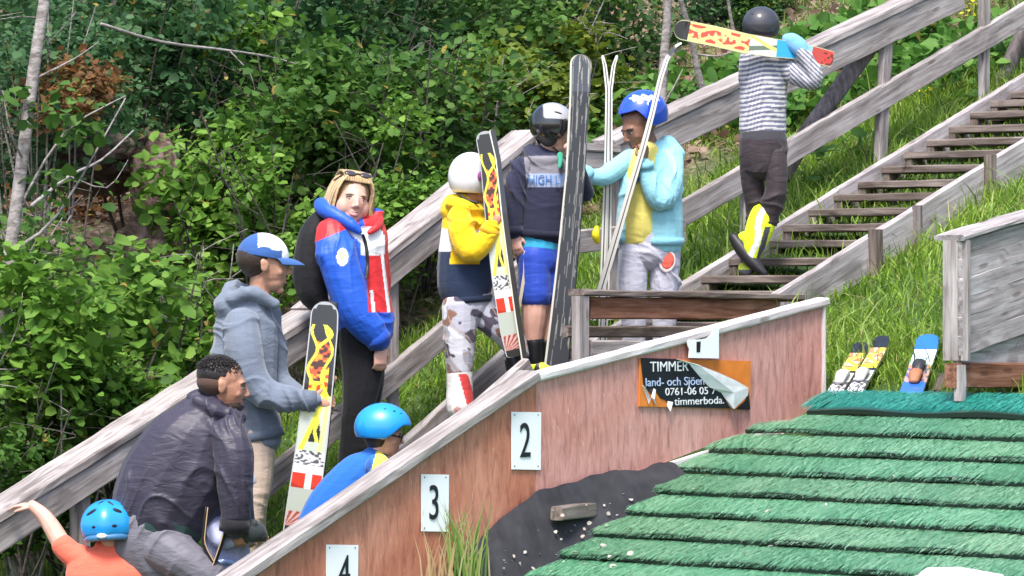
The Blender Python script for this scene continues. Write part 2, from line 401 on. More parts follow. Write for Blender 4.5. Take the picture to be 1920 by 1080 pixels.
GREENS = {'bright': ((.05, .13, .016), (.13, .27, .036), (.26, .42, .08)),
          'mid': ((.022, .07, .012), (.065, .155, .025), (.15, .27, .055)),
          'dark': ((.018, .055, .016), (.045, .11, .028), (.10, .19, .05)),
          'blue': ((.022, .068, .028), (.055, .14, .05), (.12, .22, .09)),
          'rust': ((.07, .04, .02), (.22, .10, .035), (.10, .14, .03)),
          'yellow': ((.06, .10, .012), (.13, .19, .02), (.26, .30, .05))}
def crown_mesh(name, seed, R, size, green, nlobes=9, per=14, nclump=330, shell=.55):
    r = np.random.default_rng(seed)
    lobes = []
    for i in range(nlobes):
        d = r.normal(0, 1, 3); d /= np.linalg.norm(d); lobes.append((d*r.uniform(.35, .78)*np.array(R), r.uniform(.28, .5)))
    cs = []
    for i in range(nclump):
        c, q = lobes[r.integers(nlobes)]; d = r.normal(0, 1, 3); d /= np.linalg.norm(d)
        cs.append(c+d*np.array(R)*q*(r.random()**(1-shell)))
    V, F, C = leafcloud(r, np.array(cs), per, size, size*1.15, GREENS[green])
    return fastmesh(name, V, F, M['leaf'], C)
CR = {}
def crown(key):
    if key in CR: return CR[key]
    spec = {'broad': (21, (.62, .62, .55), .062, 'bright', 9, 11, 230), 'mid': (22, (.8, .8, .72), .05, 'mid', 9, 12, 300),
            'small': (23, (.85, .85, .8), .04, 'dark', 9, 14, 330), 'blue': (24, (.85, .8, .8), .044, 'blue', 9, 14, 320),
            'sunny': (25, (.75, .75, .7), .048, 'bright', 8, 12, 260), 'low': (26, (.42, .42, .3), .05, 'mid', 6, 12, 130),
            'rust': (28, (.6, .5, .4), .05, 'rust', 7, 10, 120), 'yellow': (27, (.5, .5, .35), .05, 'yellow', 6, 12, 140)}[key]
    s, R, sz, gcol, nl, per, nc = spec
    CR[key] = crown_mesh('crown_'+key, s, R, sz, gcol, nl, per, nc); return CR[key]
def branch_tube(mb, pts, r0, r1, n=7):
    k = len(pts); V, F = tubev(pts, [r0+(r1-r0)*i/(k-1) for i in range(k)], n, True, None, 3); mb.add(V, F)
LABB = {'broad': 'big rounded leaves', 'mid': 'mid green leaves', 'small': 'small dark leaves', 'blue': 'bluish green leaves', 'sunny': 'fresh light green leaves', 'low': 'low leafy growth', 'yellow': 'yellow green leaves'}
def shrub(px, py, v, key, sc=1.0, label=None, name='leafy_shrub', cat='shrub', group='shrubs and saplings of the woodland edge'):
    c = Q(px, py, v); u, v2 = uv_of(c.x, c.y); zb = float(zground(u, v2)); base = Vector((c.x, c.y, zb))
    t = thing(name, label, cat, base, group)
    cr = bpy.data.objects.new('crown', crown(key)); COL.objects.link(cr); cr.parent = t; cr.location = c-base
    cr.rotation_euler = (random.uniform(-.3, .3), random.uniform(-.3, .3), random.uniform(0, 6.28)); s = sc*random.uniform(.95, 1.05); cr.scale = (s, s, s)
    mb = MB(); r = random.Random(int(px*7+py))
    for i in range(7):
        e = c+Vector((r.uniform(-.6, .6), r.uniform(-.6, .2), r.uniform(-.2, .6)))*sc
        mid = base.lerp(e, .5)+Vector((r.uniform(-.12, .12), r.uniform(-.1, .1), .05))
        branch_tube(mb, [base+Vector((r.uniform(-.05, .05), 0, -.05)), mid, e], .012*sc, .003)
        for q in range(2):
            s_ = mid.lerp(e, r.uniform(.1, .8)); branch_tube(mb, [s_, s_+Vector((r.uniform(-.2, .2), r.uniform(-.2, .05), r.uniform(0, .2)))*sc, s_+Vector((r.uniform(-.35, .35), r.uniform(-.3, .05), r.uniform(.05, .35)))*sc], .004, .0015, 5)
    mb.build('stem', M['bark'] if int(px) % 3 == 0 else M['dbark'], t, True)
    return t
SHR = [ # px, py, v, kind, scale, words of place
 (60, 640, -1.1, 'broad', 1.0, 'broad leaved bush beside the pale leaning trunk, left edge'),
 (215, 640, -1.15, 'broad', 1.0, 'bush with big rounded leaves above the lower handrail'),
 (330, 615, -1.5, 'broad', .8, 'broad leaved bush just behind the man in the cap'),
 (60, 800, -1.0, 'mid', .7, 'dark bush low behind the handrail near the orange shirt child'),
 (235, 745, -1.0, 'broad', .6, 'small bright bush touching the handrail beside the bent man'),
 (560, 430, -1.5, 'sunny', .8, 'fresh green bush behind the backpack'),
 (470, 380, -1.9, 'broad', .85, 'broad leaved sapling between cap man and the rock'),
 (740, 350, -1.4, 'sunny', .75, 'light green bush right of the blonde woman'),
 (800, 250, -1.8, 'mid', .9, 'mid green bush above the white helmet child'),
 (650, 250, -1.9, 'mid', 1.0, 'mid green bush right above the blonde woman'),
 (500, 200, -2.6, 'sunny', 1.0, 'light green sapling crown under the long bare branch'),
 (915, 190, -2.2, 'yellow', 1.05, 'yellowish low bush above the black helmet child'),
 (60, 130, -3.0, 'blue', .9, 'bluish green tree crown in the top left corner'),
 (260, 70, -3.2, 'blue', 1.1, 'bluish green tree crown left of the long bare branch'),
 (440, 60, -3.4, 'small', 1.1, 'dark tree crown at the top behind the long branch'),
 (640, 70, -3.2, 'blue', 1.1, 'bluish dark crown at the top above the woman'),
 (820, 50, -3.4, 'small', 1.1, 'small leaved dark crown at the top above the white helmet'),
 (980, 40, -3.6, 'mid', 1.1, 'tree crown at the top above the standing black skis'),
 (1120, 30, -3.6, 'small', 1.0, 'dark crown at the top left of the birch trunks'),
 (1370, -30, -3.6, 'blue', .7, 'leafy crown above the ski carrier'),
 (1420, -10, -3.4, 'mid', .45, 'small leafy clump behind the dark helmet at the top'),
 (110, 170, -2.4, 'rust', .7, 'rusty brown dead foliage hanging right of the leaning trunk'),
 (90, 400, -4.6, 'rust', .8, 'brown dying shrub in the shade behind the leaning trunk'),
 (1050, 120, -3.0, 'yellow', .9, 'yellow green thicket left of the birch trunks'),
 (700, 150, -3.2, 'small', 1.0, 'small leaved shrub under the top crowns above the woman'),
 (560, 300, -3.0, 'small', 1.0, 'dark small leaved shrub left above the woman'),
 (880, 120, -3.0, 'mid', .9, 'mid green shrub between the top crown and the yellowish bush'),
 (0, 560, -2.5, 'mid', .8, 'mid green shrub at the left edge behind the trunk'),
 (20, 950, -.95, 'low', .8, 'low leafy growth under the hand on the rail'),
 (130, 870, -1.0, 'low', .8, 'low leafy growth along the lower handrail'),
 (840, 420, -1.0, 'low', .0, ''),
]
for a in SHR:
    if a[4] > 0: shrub(a[0], a[1], a[2], a[3], a[4], a[5])
# far wood higher up the bank: one mass behind everything
r = np.random.default_rng(5); cs = []
for i in range(2600):
    v_ = r.uniform(-13, -5.0); u_ = r.uniform(-3, 12); z_ = float(zground(u_, v_))
    cs.append(uvz(u_, v_, z_+r.uniform(.0, 2.6)))
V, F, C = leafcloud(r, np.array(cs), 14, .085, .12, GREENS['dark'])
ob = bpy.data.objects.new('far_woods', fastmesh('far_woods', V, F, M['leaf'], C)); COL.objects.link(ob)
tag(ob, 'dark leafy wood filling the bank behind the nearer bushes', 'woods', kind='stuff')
# leaf litter flakes on the bank
r = np.random.default_rng(6); cs = []
for i in range(5200):
    v_ = r.uniform(-6.5, -1.1); u_ = r.uniform(-3.5, 7)
    if litter(u_, v_) > .3: cs.append(uvz(u_, v_, float(zground(u_, v_))+.012))
V, F, C = leafcloud(r, np.array(cs), 4, .05, .05, ((.10, .055, .035), (.27, .17, .125), (.46, .34, .28)), .0)
ob = bpy.data.objects.new('dead_leaves', fastmesh('dead_leaves', V, F, M['leaf'], C)); COL.objects.link(ob)
tag(ob, 'brown and pinkish dead leaves lying on the bank behind the railing', 'leaves', kind='stuff')
# broad weeds behind the railing, upper right
r = np.random.default_rng(8); cs = []
for i in range(1500):
    v_ = r.uniform(-3.0, -.45); u_ = r.uniform(1.2, 6.5); 
    if vnoise(np.array(u_*1.4), np.array(v_*1.4), 3) > (.52 if u_ > 3 else .66): cs.append(uvz(u_, v_, float(zground(u_, v_))+r.uniform(.02, .22)))
V, F, C = leafcloud(r, np.array(cs), 7, .085, .06, ((.04, .11, .02), (.09, .22, .035), (.18, .34, .07)), -.35)
ob = bpy.data.objects.new('weeds', fastmesh('weeds', V, F, M['leaf'], C)); COL.objects.link(ob)
tag(ob, 'tall broad leaved weeds growing behind the upper railing', 'weeds', kind='stuff')
r = np.random.default_rng(9); cs = []
for px, py, k in ((1735, 42, 9), (1705, 60, 5), (1830, 20, 5), (800, 490, 9), (770, 520, 5), (1660, 55, 3), (1590, 120, 4), (1740, 180, 5), (820, 485, 5), (1560, 750-40, 0)):
    P, u_, v_ = ghit(px, py+18)
    for j in range(k): cs.append(P+Vector((r.normal(0, .05), r.normal(0, .08), .05+r.normal(0, .03))))
V, F, C = leafcloud(r, np.array(cs), 6, .022, .014, ((.55, .50, .02), (.75, .70, .03), (.8, .78, .15)), -.3)
ob = bpy.data.objects.new('wildflowers', fastmesh('wildflowers', V, F, M['leaf'], C)); COL.objects.link(ob)
tag(ob, 'small yellow wildflowers dotted in the grass behind the railings', 'flowers', kind='stuff')
# trunks
def trunk_tree(name, label, pts, v, r0, r1, brs=(), mat='bark', cat='tree', group=None, leaves=None):
    P = [Q(a, b, v) for a, b in pts]; t = thing(name, label, cat, P[0], group)
    mb = MB(); branch_tube(mb, P, r0, r1, 12); o = mb.build('trunk', M[mat], t, True)
    for b in brs:
        mb = MB(); w_ = b[0]; Pb = [Q(x, y, v+dv) for x, y, dv in b[1]]; branch_tube(mb, Pb, w_, w_*.35, 6)
        mb.build('branch', M[mat], t, True)
    if leaves:
        rr = np.random.default_rng(abs(int(pts[0][0]))+3); cc = np.array([Q(x, y, v+dv) for x, y, dv in leaves])
        cc = np.repeat(cc, 4, 0)+rr.normal(0, .05, (len(cc)*4, 3))
        V, F, C = leafcloud(rr, cc, 8, .055, .06, GREENS['mid']); oc = bpy.data.objects.new('crown', fastmesh('crown', V-np.array(P[0]), F, M['leaf'], C)); COL.objects.link(oc); oc.parent = t
    return t
trunk_tree('slender_tree', 'tall pale slender trunk leaning up the left edge of the picture', [(-8, 760), (2, 600), (18, 480), (42, 300), (62, 140), (88, -30), (120, -260)], -1.3, .036, .026,
  [(.010, [(22, 470, 0), (110, 400, .05), (235, 275-90, .1)]), (.008, [(30, 400, 0), (120, 250, .1), (235, 180, .15)]), (.007, [(44, 300, 0), (20, 250, .1), (5, 170, .1)]),
   (.009, [(5, 540, 0), (60, 570, .1), (100, 620, .1)]), (.006, [(60, 150, 0), (140, 110, .1), (185, 78, .15)])],
  leaves=[(110, 200, .1), (140, 230, .1), (120, 330, .1), (20, 200, 0), (150, 260, .15)])
trunk_tree('bare_branch', 'long thin bare branch reaching across the top left leaves', [(190, 45), (300, 78), (430, 95), (520, 110), (610, 140), (700, 170)], -2.2, .009, .004, cat='branch',
  brs=[(.004, [(430, 95, 0), (470, 140, .1), (480, 190, .1)])])
trunk_tree('bare_branch', 'dead forked branch in the shade right of the leaning trunk', [(60, 385), (130, 330), (190, 300), (250, 245)], -1.7, .010, .004, cat='branch', brs=[(.005, [(130, 330, 0), (200, 352, .1), (240, 300, .1)])])
trunk_tree('birch_tree', 'thicker pale birch trunk rising behind the blue helmet boy', [(1232, 290), (1240, 190), (1246, 100), (1253, 0), (1262, -250)], -2.0, .034, .022,
  [(.008, [(1238, 210, 0), (1265, 160, .1), (1280, 130, .1)])], group='birch trunks behind the railing')
trunk_tree('birch_tree', 'thin birch trunk leaning left behind the ski tips', [(1330, 200), (1312, 150), (1300, 90), (1285, 30), (1262, -60), (1240, -250)], -1.8, .024, .012,
  [(.007, [(1300, 100, 0), (1350, 105, .1), (1390, 85, .1)])], group='birch trunks behind the railing')
trunk_tree('birch_tree', 'thin grey birch stem just left of the dark helmet', [(1385, 130), (1375, 60), (1365, 0), (1350, -120)], -2.6, .014, .008, group='birch trunks behind the railing')
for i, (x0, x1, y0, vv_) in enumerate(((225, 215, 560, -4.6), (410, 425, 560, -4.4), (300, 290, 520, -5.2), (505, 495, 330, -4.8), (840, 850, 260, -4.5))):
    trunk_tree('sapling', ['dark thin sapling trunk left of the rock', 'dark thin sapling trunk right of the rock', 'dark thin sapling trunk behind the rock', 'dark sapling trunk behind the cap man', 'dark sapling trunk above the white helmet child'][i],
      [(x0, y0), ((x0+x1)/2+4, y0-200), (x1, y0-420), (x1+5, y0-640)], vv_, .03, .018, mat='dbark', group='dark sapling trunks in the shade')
# rock with roots
m, nt, B, L = newmat('pinkish rock'); tc = N(nt, 'TexCoord'); n = N(nt, 'TexNoise', i_Scale=5, i_Detail=10, i_Roughness=.7, i_Distortion=.8); L.new(tc.outputs['Object'], n.inputs[0])
L.new(ramp(nt, n.outputs[0], [(.36, (.03, .018, .014)), (.48, (.13, .08, .06)), (.6, (.30, .215, .19)), (.75, (.42, .33, .30))]), B.inputs[0]); B.inputs['Roughness'].default_value = .9; bump(nt, B, n.outputs[0], 1, .08); M['rock'] = m
def rock(px, py, v, r, label, seed):
    c = Q(px, py, v); V, F = ellv(c, (1, 1, 1), None, 28, 18); d = V-np.array(c)
    k = 1+.35*(vn3(d+seed, 1.6)-.5)+.35*(vn3(d+seed, 4.2, 2)-.5)+.14*(vn3(d+seed, 11, 4)-.5)
    mb = MB(); mb.add(np.array(c)+d*k[:, None]*np.array(r), F); o = mb.build('rock', M['rock'], None, False); tag(o, label, 'rock', 'rocks in the wooded bank'); return o
rock(292, 350, -2.7, (.15, .2, .32), 'tall pinkish brown rock face in the shade left of the cap man', 1)
rock(165, 300, -3.2, (.3, .3, .2), 'rusty brown rock in the shade right of the leaning trunk', 4)
rock(300, 470, -2.4, (.25, .2, .2), 'low pinkish boulder below the tall rock face', 7)
# ================================================================== railings
Z = Vector((0, 0, 1)); Pv = Vector((AY, -AX, 0)); Dv = Vector((AX, AY, 0))
def slopeboard(name, mat, par, a, b, v, h, th, cap=0):
    """a, b: photo points of the upper front edge; side board of height h, and a cap board of width cap"""
    A, B2 = Q(a[0], a[1], v), Q(b[0], b[1], v); T = (B2-A).normalized(); up = Pv.cross(T)*-1
    if up.z < 0: up = -up
    off = 0
    if cap:
        m = MB(); board(m, A-Pv*(cap/2-.012)-up*.021, B2-Pv*(cap/2-.012)-up*.021, Pv*cap, up*.042); c = m.build(name, M[mat], par)
        off = .044; name = 'fascia_board'
    m = MB(); board(m, A-Pv*(th/2)-up*(off+h/2), B2-Pv*(th/2)-up*(off+h/2), Pv*th, up*h); m.build(name, M[mat], par)
def post(par, px, y0, y1, v, w_=.095, d_=.045, mat='rail', px1=None):
    A, B2 = Q(px if px1 is None else px1, y1, v), Q(px, y0, v); return one_board('post', M[mat], par, A, B2, Pv*d_, Dv*w_)
g_ = 'handrails of the stairs'
t = thing('handrail', 'long grey wooden handrail running down behind the cap man to the lower left', 'railing', Q(300, 1200, -.2), g_)
slopeboard('top_rail', 'rail', t, (-130, 1043), (612, 572), -.2, .125, .045, .20)
slopeboard('mid_rail', 'rail', t, (380, 985), (640, 768), -.2, .12, .045)
post(t, 590, 585, 1000, -.26); post(t, 150, 880, 1350, -.26)
t = thing('handrail', 'grey wooden handrail of the steep flight between the woman and the white helmet child', 'railing', Q(800, 800, -.2), g_)
slopeboard('top_rail', 'rail', t, (596, 578), (1010, 243), -.2, .125, .045, .20)
slopeboard('mid_rail', 'rail', t, (635, 768), (990, 478), -.2, .12, .045)
post(t, 735, 500, 850, -.25, .06); post(t, 1000, 262, 640, -.26)
t = thing('handrail', 'short level handrail at the landing between the two boys', 'railing', Q(1070, 640, -.2), g_)
slopeboard('top_rail', 'rail', t, (1002, 262), (1160, 272), -.2, .14, .045, .16)
slopeboard('mid_rail', 'rail', t, (1000, 440), (1285, 452-40), -.2, .12, .045)
post(t, 1150, 280, 600, -.26)
t = thing('handrail', 'grey wooden handrail of the upper flight with round log braces', 'railing', Q(1500, 500, -.2), g_)
slopeboard('top_rail', 'rail', t, (1150, 262), (1800, -45), -.2, .15, .045, .17)
slopeboard('mid_rail', 'rail', t, (1272, 383), (1960, -15), -.2, .135, .045)
post(t, 1664, 30, 305, -.235, .085, px1=1650); post(t, 1845, -60, 205, -.235, .07); post(t, 1400, 150, 450, -.235, .08)
for a in (((1640, 75), (1500, 268), .05), ((1925, 50), (1868, 175), .05), ((1520, 240), (1470, 330), .045)):
    A, B2 = Q(a[0][0], a[0][1], -.32), Q(a[1][0], a[1][1], -.42); m = MB(); V, F = tubev([A, (A+B2)/2, B2], [a[2]]*3, 12); T = (B2-A).normalized()
    gcv = np.stack([(V-np.array(A))@np.array(T), V[:, 0], V[:, 1]], -1); m.add(V, F, gcv); m.build('log_brace', M['log'], t, True)
# ================================================================== stairs
def tread(par, px, py, v0, v1, dep=.17, th=.042):
    A = Q(px, py, 0); u = u_at(px, 0); a = uvz(u+dep/2, v0, A.z-th/2); b = uvz(u+dep/2, v1, A.z-th/2)
    one_board('tread', M['tread'], par, a, b, Dv*dep, Z*th)
    # cleats under both ends
def stringer(par, a, b, v, h=.2, th=.045, mat='silver'):
    A, B2 = Q(a[0], a[1], v), Q(b[0], b[1], v); T = (B2-A).normalized(); up = T.cross(Pv); up = up if up.z > 0 else -up
    one_board('stringer', M[mat], par, A-up*h/2, B2-up*h/2, Pv*th, up*h)
t = thing('staircase', 'upper flight of open wooden steps climbing to the top right', 'staircase', Q(1300, 560, .4), 'flights of wooden stairs')
TR = [(1888, 175), (1850, 192), (1812, 213), (1772, 240), (1730, 265), (1690, 288), (1647, 315), (1602, 343), (1557, 367), (1509, 395), (1462, 424), (1436, 454), (1360, 487), (1308, 520), (1262, 548), (1218, 578), (1172, 606), (1128, 634), (1084, 662), (1040, 690)]
TR = [(1975, 118), (1932, 146)]+TR
for x, y in TR:
    tread(t, x, y-3, .02, .80)
    u = u_at(x, 0); zt = Q(x, y, 0).z
    for vv_ in (.045, .775): one_board('cleat', M['tread'], t, uvz(u+.05, vv_, zt-.035), uvz(u+.05, vv_, zt-.105), Dv*.09, Pv*.05)
stringer(t, (1020, 690), (1990, 95), 0, .19); stringer(t, (1330, 625), (2010, 205), .83, .20)
for x, y0, y1, mt, w_ in ((1642, 430, 525, 'tread', .075), (1720, 385, 448, 'log', .03), (1856, 290, 395, 'tread', .06)):
    A = Q(x, y1+25, .87); B2 = Q(x, y0, .87); one_board('stub_post', M[mt], t, A, B2, Dv*w_, Pv*.05)
# boards closing the lower side under the steps
m = MB(); board(m, Q(1040, 664, .1), Q(1290, 646, .1), Z*.06, Pv*.03); m.build('riser_board', M['tread'], t)
t = thing('staircase', 'lower steep flight of wooden steps behind the plywood wall', 'staircase', Q(800, 900, .4), 'flights of wooden stairs')
x, y = 925, 716
for i in range(18):
    tread(t, x, y, .02, .80, .20, .04); m = MB(); u = u_at(x, 0); zt = Q(x, y, 0).z
    board(m, uvz(u+.05, .045, zt-.04), uvz(u+.05, .045, zt-.13), Dv*.1, Pv*.05); m.build('cleat', M['tread'], t)
    x -= 47; y += 43
stringer(t, (560, 1000), (948, 652), 0, .16, mat='rail'); stringer(t, (560, 1040), (985, 672), .83, .16, mat='rail')
# landing with boards
t = thing('landing', 'small grey plank landing between the two flights', 'landing', Q(985, 720, .4))
for k in range(5):
    u = u_at(948, 0)+.07+k*.125; zt = Q(985, 700, 0).z
    one_board('deck_plank', M['tread'], t, uvz(u, .02, zt), uvz(u, 1.35, zt), Dv*.115, Z*.035)
m = MB(); board(m, uvz(u_at(948, 0), .0, zt-.08), uvz(u_at(1075, 0), .0, zt-.08), Z*.13, Pv*.04); m.build('edge_board', M['rail'], t)
# bench like side rail in front of the boys
t = thing('wooden_barrier', 'low brown wooden barrier with a flat top plank in front of the boys', 'barrier', Q(1090, 700, .95))
one_board('top_plank', M['tread'], t, Q(1086, 548, .95)-Pv*.02, Q(1500, 557, .95)-Pv*.02, Pv*.10, Z*.03)
one_board('beam', M['beam'], t, Q(1100, 577, .93), Q(1500, 580, .93), Pv*.05, Z*.105)
one_board('post', M['rail'], t, Q(1088, 720, .95), Q(1088, 555, .95), Pv*.05, Dv*.08)
one_board('post', M['rail'], t, Q(1470, 720, .95), Q(1470, 566, .95), Pv*.08, Dv*.12)
one_board('lower_board', M['rail'], t, Q(1105, 658, .95), Q(1400, 658, .95), Pv*.035, Z*.10)
one_board('lower_board', M['tread'], t, Q(1060, 622, .80), Q(1400, 622, .80), Pv*.035, Z*.055)
# ================================================================== plywood side wall
WV = 1.75
t = thing('plywood_wall', 'worn red painted plywood side wall of the ramp with a pale capping board', 'wall', Q(1000, 900, WV))
def poly_panel(name, mat, pts, th=.018):
    P = [Q(a, b, WV) for a, b in pts]; n = len(P); V = [tuple(p) for p in P]+[tuple(p-Pv*th) for p in P]
    G = [(u_at(a, WV), 0, Q(a, b, WV).z) for a, b in pts]*2
    F = [tuple(range(n))[::-1], tuple(range(n, 2*n))]+[(i, (i+1) % n, (i+1) % n+n, i+n) for i in range(n)]
    m = MB(); m.add(V, F, G); return m.build(name, M[mat], t)
poly_panel('panel', 'ply1', [(250, 1225), (1003, 706), (1004, 925), (925, 985), (845, 1075), (690, 1200)])
poly_panel('panel', 'ply2', [(1004, 706), (1541, 566), (1541, 765), (1515, 785), (1330, 835), (1180, 893), (1005, 925)])
def capb(a, b, mat='silver', cw=.085, ct=.038):
    A, B2 = Q(a[0], a[1], WV), Q(b[0], b[1], WV); T = (B2-A).normalized(); up = T.cross(Pv); up = up if up.z > 0 else -up
    m = MB(); board(m, A+Pv*(-.02)-up*.013, B2+Pv*(-.02)-up*.013, Pv*cw, up*ct, .008, .0018); m.build('capping_board', M[mat], t)
capb((250, 1210), (998, 699), 'rail', .12, .05); capb((994, 705), (1549, 560), 'whitewood')
one_board('end_post', M['whitewood'], t, Q(1543, 775, WV), Q(1543, 568, WV), Pv*.03, Dv*.02)
A, B2 = Q(1180, 893, WV), Q(1535, 776, WV); one_board('bottom_strip', M['whitewood'], t, A-Z*.008+Pv*.01, B2-Z*.008+Pv*.01, Pv*.02, Z*.03)
A, B2 = Q(1005, 937, WV), Q(1190, 893, WV)
# ------------------------------------------------------------------ signs
def fontmesh(s, size, mat, name, parent, origin, xs=1.0, ext=.0015, ax=None, az=None, nrm=None):
    c = bpy.data.curves.new(name, 'FONT'); c.body = s; c.size = size; c.extrude = ext; c.align_x = 'CENTER'; c.align_y = 'CENTER'; c.offset = 0
    o = bpy.data.objects.new(name, c); COL.objects.link(o); bpy.context.view_layer.update()
    me = bpy.data.meshes.new_from_object(o.evaluated_get(bpy.context.evaluated_depsgraph_get())); bpy.data.objects.remove(o)
    me.materials.clear(); me.materials.append(M[mat] if isinstance(mat, str) else mat)
    ax = ax or Dv; az = az or Z; nrm = nrm or Pv
    n_ = len(me.vertices); co = np.empty(n_*3); me.vertices.foreach_get('co', co); co = co.reshape(-1, 3)
    W = co[:, :1]*xs*np.array(ax)+co[:, 1:2]*np.array(az)+co[:, 2:3]*np.array(nrm)
    me.vertices.foreach_set('co', W.ravel()); me.update()
    o = bpy.data.objects.new(name, me); COL.objects.link(o)
    if parent: o.parent = parent; o.location = origin-parent.location
    else: o.location = origin
    return o
def plate(name, label, pts, v, mat='sign', th=.004, group=None, cat='sign'):
    P = [Q(a, b, v) for a, b in pts]; n = len(P); V = [tuple(p) for p in P]+[tuple(p-Pv*th) for p in P]
    F = [tuple(range(n))[::-1], tuple(range(n, 2*n))]+[(i, (i+1) % n, (i+1) % n+n, i+n) for i in range(n)]
    t = thing(name, label, cat, P[0], group); m = MB(); m.add(V, F); m.build('plate', M[mat], t); return t
SG = 'number plates on the plywood wall'
for txt, (x0, y0, x1, y1), lab in (('2', (959, 772, 1015, 880), 'white plate with the number 2 at the wall bend'), ('3', (790, 889, 842, 996), 'white plate with the number 3 in the middle of the wall'), ('4', (612, 1021, 672, 1128), 'white plate with the number 4 at the bottom edge')):
    t = plate('number_sign', lab, [(x0, y0), (x1, y0+1), (x1-1, y1+1), (x0+1, y1)], WV+.008, group=SG)
    c = Q((x0+x1)/2-(2 if txt != '4' else -4), (y0+y1)/2+3, WV+.0105); s = 64*c.y/FPX*1.45
    fontmesh(txt, s, 'black', 'numeral', t, c, .74)
    m = MB()
    for a, b in ((x0+6, y0+6), (x1-6, y0+6), (x0+6, y1-6), (x1-6, y1-6)):
        V, F = ellv(Q(a, b, WV+.009), (.003, .003, .003), None, 8, 5); m.add(V, F)
    m.build('screw', M['rubber'], t, True)
t = plate('number_sign', 'torn white plate with the rest of the number 1', [(1289, 640), (1293, 637), (1302, 636), (1306, 637), (1318, 636), (1326, 634), (1334, 627), (1340, 616), (1343, 612), (1348, 614), (1348, 672), (1292, 671), (1293, 656), (1290, 648)], WV+.030, group=SG)
m = MB(); P = [Q(a, b, WV+.0315) for a, b in ((1306, 641), (1314, 640), (1313, 660), (1306, 661))]; m.add([tuple(p) for p in P], [(3, 2, 1, 0)]); m.build('numeral', M['black'], t)
# torn advertising board
M['orange'] = plain('orange board', (.62, .19, .03), .5, .12, 14, .1); M['vinyl'] = plain('black vinyl', (.014, .014, .02), .3, .2, 14, .1); M['silverback'] = plain('peeled vinyl back', (.62, .63, .66), .6, .12, 20, .15)
t = plate('advertising_board', 'orange board with peeling black vinyl lettering on the plywood wall', [(1200, 672), (1408, 677), (1406, 768), (1199, 762)], WV+.010, 'orange', .008)
def flat(name, mat, pts, dv=.0):
    m = MB(); P = []
    for q in pts: P.append(Q(q[0], q[1], WV+.0125+(q[2] if len(q) > 2 else 0)+dv))
    m.add([tuple(p) for p in P], [tuple(range(len(P)))[::-1]]); return m.build(name, mat if not isinstance(mat, str) else M[mat], t)
flat('vinyl_sheet', 'vinyl', [(1201, 671), (1268, 673), (1290, 680), (1305, 696), (1325, 722), (1352, 736), (1366, 760), (1370, 766), (1252, 763), (1250, 752), (1238, 746), (1226, 728), (1222, 742), (1206, 720)])
flat('vinyl_sheet', 'vinyl', [(1404, 735), (1407, 768), (1380, 767), (1396, 752)])
def curl(pts_rows, mat='silverback'):
    m = MB(); V = []; k = len(pts_rows[0])
    for row in pts_rows:
        for a, b, dv in row: V.append(tuple(Q(a, b, WV+.014+dv)))
    F = [(i*k+j, i*k+j+1, (i+1)*k+j+1, (i+1)*k+j) for i in range(len(pts_rows)-1) for j in range(k-1)]
    m.add(V, F); o = m.build('peeled_flap', M[mat], t, False)
    md = o.modifiers.new('s', 'SOLIDIFY'); md.thickness = .0015
curl([[(1268, 673, 0), (1269, 673, .01), (1272, 674, .012)], [(1292, 682, 0), (1310, 684, .014), (1320, 688, .016)], [(1310, 704, 0), (1333, 703, .02), (1352, 701, .024)], [(1330, 726, 0), (1356, 721, .024), (1380, 714, .03)], [(1352, 736, 0), (1376, 736, .03), (1403, 727, .034)], [(1368, 762, .0), (1376, 767, .02), (1402, 741, .03)]])
curl([[(1204, 722, 0), (1210, 726, .015)], [(1212, 745, 0), (1220, 748, .012)], [(1216, 756, 0), (1217, 757, .01)]])
curl([[(1226, 728, 0), (1230, 731, .015)], [(1221, 744, 0), (1228, 748, .015)], [(1228, 758, 0), (1231, 760, .01)]])
curl([[(1252, 752, 0), (1262, 754, .01)], [(1250, 760, 0), (1257, 772, .01)]])
M['vwhite'] = plain('white vinyl letter', (.72, .74, .78), .4, .05, 10, 0); M['vblue'] = plain('bluish vinyl letter', (.42, .52, .75), .4, .05, 10, 0)
for s_, x, y, sz, xs, mt in (('TIMMER', 1255, 688, 24, 1.22, 'vwhite'), ('land- och Sjöen', 1266, 716, 20, 1.28, 'vblue'), ('0761-06 05 7', 1295, 734, 17.5, 1.45, 'vwhite'), ('timmerboda.', 1312, 752, 18, 1.45, 'vwhite')):
    c = Q(x, y, WV+.0145); fontmesh(s_, sz*c.y/FPX*1.12, mt, 'lettering', t, c, xs, .0008)
# ================================================================== green mats
t = thing('slope_mat', 'green plastic bristle mat laid in overlapping rows on the ramp', 'ski mat', Vector(unp(1600, 900, 18.5)))
rng = np.random.default_rng(31)
zf = lambda u, v: float(matz(u))
LE = [(1555, 742), (1530, 768), (1498, 800), (1440, 812), (1385, 832), (1318, 837), (1265, 872), (1222, 905), (1195, 930), (1160, 955), (1140, 985), (1090, 1015), (1055, 1050), (1020, 1080), (980, 1105), (940, 1140), (900, 1170)]
lev = []
for a, b in LE:
    P, u, v = ghit(a, b, zf); lev.append((u, max(v, 1.79)))
lev.sort(); LU = [a for a, _ in lev]; LVv = [b for _, b in lev]
u0 = max(LU)
rowu = [u0-.06-.235*i for i in range(14)]; rowu[0] = u0+.01
MG = [((.006, .16, .13), (.02, .27, .22), (.08, .42, .35))]+[tuple(tuple(q*(.92+.16*((k_*37) % 10)/10)*e for q, e in zip(w_, (1+.25*((k_*53) % 7)/7, 1, 1))) for w_ in ((.055, .22, .12), (.125, .36, .205), (.28, .53, .35))) for k_ in range(20)]
